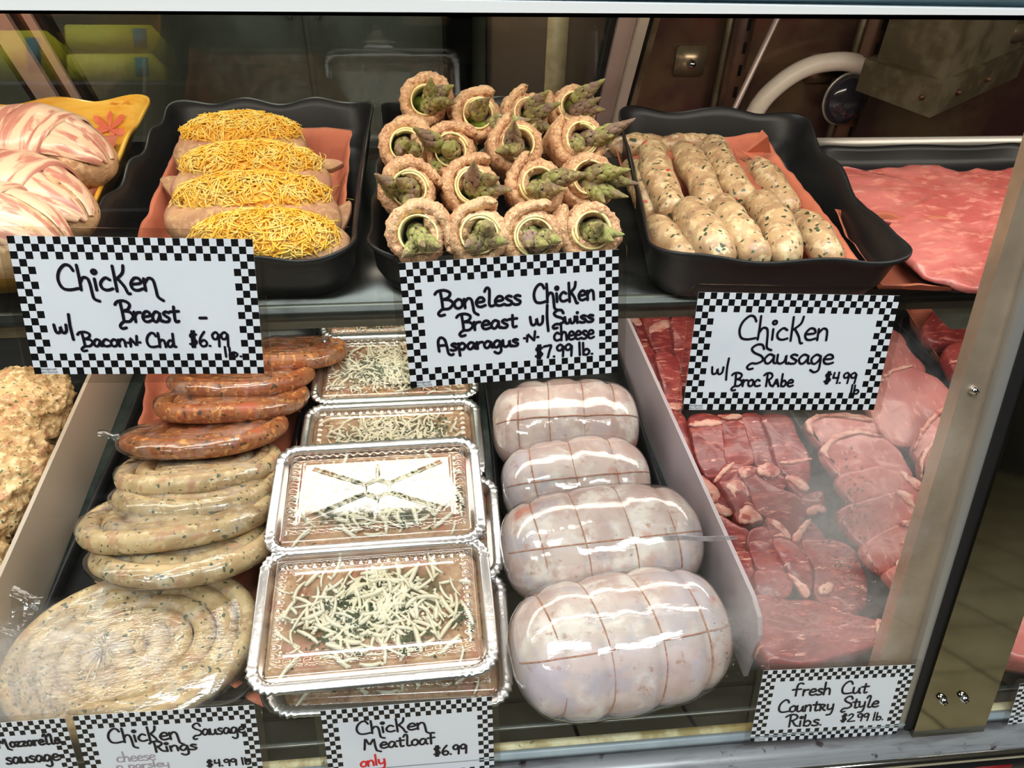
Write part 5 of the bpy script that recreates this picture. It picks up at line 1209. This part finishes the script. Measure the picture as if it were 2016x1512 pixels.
# glyphs: strokes in units of cap height; 'p' marks a straight-cornered stroke
C8 = lambda x, y, r: [(x + r * math.cos(R(a)), y + r * math.sin(R(a))) for a in range(100, 471, 45)]
GL = {
 'C': (.72, [[(.62, .78), (.52, .97), (.34, 1.0), (.12, .75), (.04, .4), (.14, .08), (.38, .0), (.70, .06)]]),
 'h': (.52, [[(.05, 1.0), (.07, .5), (.07, .0)], [(.07, .28), (.2, .5), (.36, .46), (.42, .2), (.43, .0)]]),
 'H': (.52, [[(.05, 1.0), (.07, .5), (.07, .0)], [(.07, .28), (.2, .5), (.36, .46), (.42, .2), (.44, -.1), (.48, -.36), (.66, -.46)]]),
 'i': (.22, [[(.08, .45), (.10, .0)], C8(.10, .74, .075)]),
 'j': (.22, [[(.08, .45), (.10, .0)], C8(.10, .74, .02)]),
 'c': (.48, [[(.40, .42), (.24, .5), (.06, .3), (.09, .08), (.26, .0), (.46, .06)]]),
 'K': (.60, [[(.08, .98), (.10, .5), (.12, -.04)], [(.46, 1.0), (.40, .7), (.14, .44)], [(.20, .48), (.40, .16), (.50, -.12), (.58, -.14)]]),
 'e': (.48, [[(.07, .25), (.40, .30), (.37, .47), (.2, .5), (.05, .28), (.1, .06), (.26, .0), (.46, .07)]]),
 'n': (.50, [[(.05, .48), (.07, .0)], [(.07, .3), (.22, .5), (.38, .42), (.42, .0)]]),
 'N': (.55, [[(.05, .48), (.07, .0)], [(.07, .3), (.22, .5), (.38, .42), (.44, .05), (.48, -.26), (.66, -.42)]]),
 'B': (.66, [[(.10, .96), (.14, .5), (.16, .02)], [(-.16, .84), (-.02, .99), (.3, 1.02), (.54, .86), (.44, .62), (.18, .53)], [(.18, .53), (.5, .48), (.64, .26), (.44, .02), (.14, .0), (-.06, -.2), (.02, -.34), (.22, -.3)]]),
 'r': (.40, [[(.05, .48), (.07, .0)], [(.07, .26), (.18, .44), (.36, .46)]]),
 'a': (.52, [[(.40, .42), (.22, .5), (.05, .28), (.1, .04), (.25, .02), (.39, .26), (.41, .46), (.43, .08), (.52, .02)]]),
 's': (.40, [[(.34, .45), (.2, .5), (.08, .4), (.2, .27), (.34, .17), (.28, .02), (.1, .0), (.02, .05)]]),
 't': (.44, [[(.22, .74), (.22, .1), (.30, .0), (.4, .04)], [(.02, .5), (.44, .53)]]),
 'w': (.60, [[(.02, .46), (.06, .08), (.16, .0), (.27, .12), (.29, .36), (.34, .06), (.44, .0), (.54, .14), (.56, .46)]]),
 '/': (.26, [[(.16, 1.05), (.14, .4), (.18, -.38)]]),
 'o': (.46, [[(.24, .5), (.06, .34), (.08, .08), (.24, .0), (.40, .14), (.38, .42), (.22, .5)]]),
 'Q': (.62, ['p', [(.12, .0), (.15, .62), (.42, .03), (.47, .78)], [(.0, .28), (.04, .28)], [(.56, .3), (.60, .3)]]),
 'd': (.54, [[(.40, .40), (.2, .48), (.05, .24), (.12, .02), (.28, .05), (.41, .3)], [(.42, .95), (.43, .1), (.54, .02)]]),
 '$': (.52, [[(.40, .78), (.2, .86), (.08, .68), (.25, .5), (.40, .3), (.25, .1), (.04, .16)], [(.19, 1.0), (.15, -.04)], [(.31, 1.0), (.27, -.04)]]),
 '6': (.50, [[(.34, .96), (.12, .6), (.05, .25), (.15, .02), (.35, .04), (.42, .24), (.28, .42), (.08, .28)]]),
 '.': (.20, [[(.06, .03), (.085, .03)]]),
 '-': (.40, [[(.02, .3), (.2, .3)]]),
 '9': (.48, [[(.40, .76), (.25, .94), (.06, .76), (.12, .5), (.3, .52), (.41, .8), (.40, .4), (.38, .0)]]),
 'l': (.22, [[(.07, 1.0), (.09, .0)]]),
 'L': (.40, [[(-.02, .82), (.08, 1.0), (.20, .92), (.19, .5), (.17, .12), (.24, .0), (.38, .03)]]),
 'b': (.50, [[(.06, .95), (.08, .02)], [(.08, .26), (.25, .46), (.42, .26), (.3, .0), (.08, .05)]]),
 'p': (.50, [[(.06, .48), (.10, -.42)], [(.07, .3), (.25, .5), (.42, .3), (.3, .02), (.1, .08)]]),
 'g': (.52, [[(.40, .42), (.22, .5), (.05, .28), (.1, .04), (.25, .02), (.39, .26), (.41, .46), (.44, .0), (.42, -.34), (.26, -.46), (.08, -.34)]]),
 'u': (.52, [[(.04, .48), (.06, .1), (.2, .0), (.36, .14), (.40, .46), (.43, .06), (.52, .0)]]),
 'S': (.62, [[(.56, .78), (.46, 1.0), (.24, 1.0), (.06, .80), (.18, .58), (.50, .40), (.58, .16), (.36, .0), (.14, .0), (-.02, -.18), (.06, -.32), (.22, -.28)]]),
 'A': (.66, [[(.04, .0), (.02, .7), (.16, 1.0), (.38, .84), (.48, .3), (.54, -.2), (.70, -.34), (.80, -.28)], [(.06, .42), (.46, .42)]]),
 'k': (.55, ['p', [(.05, .0), (.24, .60), (.44, .0)], [(.12, .22), (.38, .22)]]),
 'R': (.62, [[(.12, .98), (.14, .5), (.15, .0)], [(-.12, .84), (.06, 1.0), (.36, 1.0), (.50, .78), (.36, .56), (.16, .5)], [(.26, .5), (.44, .12), (.60, .02)]]),
 'Y': (.50, [[(.10, .46), (.10, .0)], [(-.0, .46), (.2, .5), (.36, .42), (.26, .26), (.12, .24)], [(.18, .24), (.32, .06), (.44, .0)]]),
 '7': (.48, [[(.0, .88), (.2, .92), (.40, .92), (.30, .5), (.20, .0)]]),
 '4': (.50, ['p', [(.10, .92), (.06, .46), (.42, .50)], [(.40, .96), (.38, .0)]]),
 '2': (.50, [[(.05, .76), (.2, .95), (.38, .80), (.28, .45), (.04, .05), (.24, .0), (.48, .04)]]),
 'M': (.92, ['p', [(.02, .0), (.12, .98), (.34, .34), (.62, .92), (.66, .2)], [(.66, .2), (.72, -.16), (.96, -.28)]]),
 'F': (.55, [[(.50, .96), (.32, 1.02), (.16, .84), (.16, .0)], [(-.10, .5), (.1, .52), (.42, .54)]]),
 'f': (.45, [[(.42, .92), (.26, .94), (.20, .7), (.20, .0)], [(.0, .5), (.42, .53)]]),
 'y': (.50, [[(.04, .48), (.08, .14), (.22, .06), (.38, .2)], [(.40, .48), (.42, .0), (.34, -.34), (.10, -.40)]]),
 'z': (.46, ['p', [(.04, .46), (.38, .46), (.06, .02), (.42, .02)]]),
 ' ': (.30, [])}
def letters(text, x0, x1, yb, cap, pen, slope=0.):
    w = sum(GL[c][0] for c in text); sx = (x1 - x0) / w; g = G(); x = x0
    for c in text:
        sh_ = False
        for st in GL[c][1]:
            if st == 'p': sh_ = True; continue
            P = np.array(st, float)
            if len(P) > 2 and not sh_: P = crom(P, 5)
            Q = [(x + p[0] * sx + .0, yb + p[1] * cap + slope * (x + p[0] * sx - x0), 0) for p in P]
            Q = np.array(Q)
            if sh_: Q = resample(Q, 24, False)
            V, f = tube(Q, pen / 2, 8)
            g.add([(a, b, .00045 + .18 * d) for a, b, d in V], f)
        x += GL[c][0] * sx
    return g
FPM = []
def fine_print(dy):
    if not FPM:
        fp = bpy.data.curves.new('fine_print', 'FONT'); fp.body = 'www.hubert.com\nMade in The U.S.A.'; fp.size = dy * .52; fp.space_line = .85; fp.align_x = 'CENTER'
        fo = bpy.data.objects.new('fine_print', fp); COL.objects.link(fo)
        dg = bpy.context.evaluated_depsgraph_get(); me = bpy.data.meshes.new_from_object(fo.evaluated_get(dg)); bpy.data.objects.remove(fo, do_unlink=True); FPM.append(me); me.materials.clear()
    return FPM[0]
def sign(label, TL, TR, BL, words, BR=None, Hh=None, lift=.0016, marg=(.0052, .0052, .0055, .0055)):
    a, b, c = atg(*TL), atg(*TR), atg(*BL)
    u = b - a; Wd = np.linalg.norm(u); u /= Wd
    v = a - c; v -= u * (v @ u); H_ = np.linalg.norm(v) if Hh is None else Hh; v /= np.linalg.norm(v)
    n = np.cross(u, v); n = n if n @ GN > 0 else -n
    o = a - v * H_ + GN * lift          # lower left corner of the printed card
    M = Matrix((u, v, n)).transposed()
    t = thing('price_sign', label, 'sign', o, M, 'checker bordered price signs')
    NX, NY = 33, 19; g = G(); dx, dy = Wd / NX, H_ / NY
    for j in range(NY):
        for i in range(NX):
            if 3 <= i < NX - 3 and 3 <= j < NY - 3: continue
            blank = j < 1 and 1 <= i <= 2
            g.add([(i * dx, j * dy, 0), ((i + 1) * dx, j * dy, 0), ((i + 1) * dx, (j + 1) * dy, 0), (i * dx, (j + 1) * dy, 0)], [(0, 1, 2, 3)], 1 if (i + j) % 2 == 0 and not blank else 0)
    g.add([(3 * dx, 3 * dy, 0), (Wd - 3 * dx, 3 * dy, 0), (Wd - 3 * dx, H_ - 3 * dy, 0), (3 * dx, H_ - 3 * dy, 0)], [(0, 1, 2, 3)], 0)
    g.add([(0, 0, -.0003), (0, H_, -.0003), (Wd, H_, -.0003), (Wd, 0, -.0003)], [(0, 1, 2, 3)], 0)
    g.add([(0, 0, 0), (0, 0, -.0003), (Wd, 0, -.0003), (Wd, 0, 0), (Wd, H_, 0), (Wd, H_, -.0003), (0, H_, -.0003), (0, H_, 0)], [(0, 1, 2, 3), (3, 2, 5, 4), (4, 5, 6, 7), (7, 6, 1, 0)], 0)
    put('card', mesh('card', g.v, g.f, False, g.m), [m_card, m_check], t)
    ml, mr, mb, mt = marg
    q = rrect((Wd + ml + mr) / 2, (H_ + mb + mt) / 2, .005, 6) + np.array([(Wd + mr - ml) / 2, (H_ + mt - mb) / 2]); k = len(q)
    V = [(x, y, .00085) for x, y in q] + [(x, y, -.0008) for x, y in q]
    put('laminate', mesh('laminate', V, [tuple(range(k)), tuple(range(2 * k - 1, k - 1, -1))] + [(i, (i + 1) % k, k + (i + 1) % k, k + i) for i in range(k)], False), m_lam, t)
    for w in words:
        tx, u0, u1, vb, cp, sc = w[:6]; m = w[6] if len(w) > 6 else m_ink; pen = w[7] if len(w) > 7 else .0019
        g = letters(tx, u0 * Wd, u1 * Wd, H_ * (1 - vb), cp * H_, pen, sc)
        put('lettering', g.build('lettering'), m, t)
    put('fine_print', fine_print(dy), m_check, t, loc=(dx * 2.0, dy * .62, .0003), scale=(.62, 1, 1))
    return t
sign('checkered sign reading Chicken Breast with bacon and cheddar, at the left', (15, 463), (498, 470), (65, 735), [
    ('CHicKeN', .17, .585, .37, .175, 0), ('Breast', .405, .655, .60, .15, 0), ('-', .74, .80, .60, .1, 0), ('w/', .12, .20, .685, .13, 0),
    ('Bacon', .225, .415, .785, .105, 0, m_ink, .0017), ('Q', .42, .475, .785, .10, 0, m_ink, .0017), ('Chd', .50, .625, .79, .105, 0, m_ink, .0017), ('$6.99', .685, .86, .785, .115, 0, m_ink, .0016), ('lb.', .83, .915, .865, .075, 0, m_ink, .0015)])
sign('checkered sign reading Boneless Chicken Breast with Swiss and asparagus, in the centre', (785, 517), (1217, 490), (808, 762), [
    ('BoNeLess', .165, .545, .375, .145, 0), ('CHicKen', .60, .89, .375, .145, 0), ('Breast', .255, .52, .555, .13, 0), ('w/', .58, .675, .55, .145, 0), ('Swjss', .69, .885, .555, .11, 0),
    ('Asparagus', .145, .525, .71, .11, 0), ('Q', .55, .62, .68, .10, 0, m_ink, .0017), ('cheese', .69, .885, .69, .13, 0, m_ink, .0017), ('$7.99 lb.', .60, .885, .825, .105, 0, m_ink, .0017)])
sign('checkered sign reading Chicken Sausage with Broc Rabe, at the right', (1374, 574), (1770, 581), (1333, 805), [
    ('CHicKen', .22, .68, .38, .195, 0, m_ink, .0017), ('Sausage', .295, .73, .585, .16, 0, m_ink, .0017), ('w/', .115, .205, .68, .13, 0, m_ink, .0016),
    ('Broc RAbe'.replace('A', 'k'), .235, .545, .785, .115, 0, m_ink, .0016), ('$4.99', .70, .87, .755, .10, 0, m_ink, .0015), ('lb', .85, .90, .85, .08, 0, m_ink, .0015)])
BH = .081
sign('checkered sign reading Fresh Cut Country Style Ribs, lower right by the post', (1502, 1318), (1801, 1306), (1466, 1458), [
    ('Fresh', .225, .475, .36, .17, 0), ('Cut', .54, .72, .36, .17, 0), ('CountYy', .145, .52, .585, .17, 0), ('StyLe', .575, .82, .57, .165, 0), ('Ribs.', .225, .47, .80, .17, 0), ('$2.99 lb.', .585, .885, .765, .115, 0, m_ink, .0016)])
sign('checkered sign reading Chicken Meatloaf only 6.99, bottom centre', (631, 1397), (968, 1368), (662, 1556), [
    ('CHicKeN', .19, .61, .31, .15, 0), ('MeatLoaf', .225, .65, .50, .14, 0), ('$6.99', .635, .84, .655, .12, 0), ('only', .19, .345, .71, .13, .06, m_inkred, .0017), ('-', .245, .36, .80, .05, .1, m_ink, .0015), ('-', .275, .37, .825, .05, .1, m_ink, .0015)])
sign('checkered sign reading Chicken Sausage Rings, at the bottom left', (145, 1407), (501, 1385), (170, 1570), [
    ('CHicKeN', .16, .56, .335, .165, 0), ('Sausage', .635, .93, .31, .14, 0, m_ink, .0017), ('Rings', .395, .645, .475, .125, 0), ('cheese', .18, .40, .565, .12, 0, m_inkfaint, .0011), ('N parsley', .17, .47, .655, .09, 0, m_inkfaint, .0011), ('$4.99 lb', .68, .94, .70, .085, 0, m_ink, .0016)])
sign('checkered sign reading Mozzarella Sausage, cut off by the left edge at the bottom', (-222, 1437), (129, 1411), (-200, 1600), [
    ('MozzareLLa', .585, .945, .285, .12, 0), ('sausage', .60, .91, .485, .15, 0), ('with onion', .25, .80, .66, .1, 0, m_ink, .0016)][:2])
sign('checkered sign in the next section, only its left edge in view', (2006, 1344), (2300, 1322), (1984, 1440), [('C', .3, .4, .4, .15, 0)][:0])
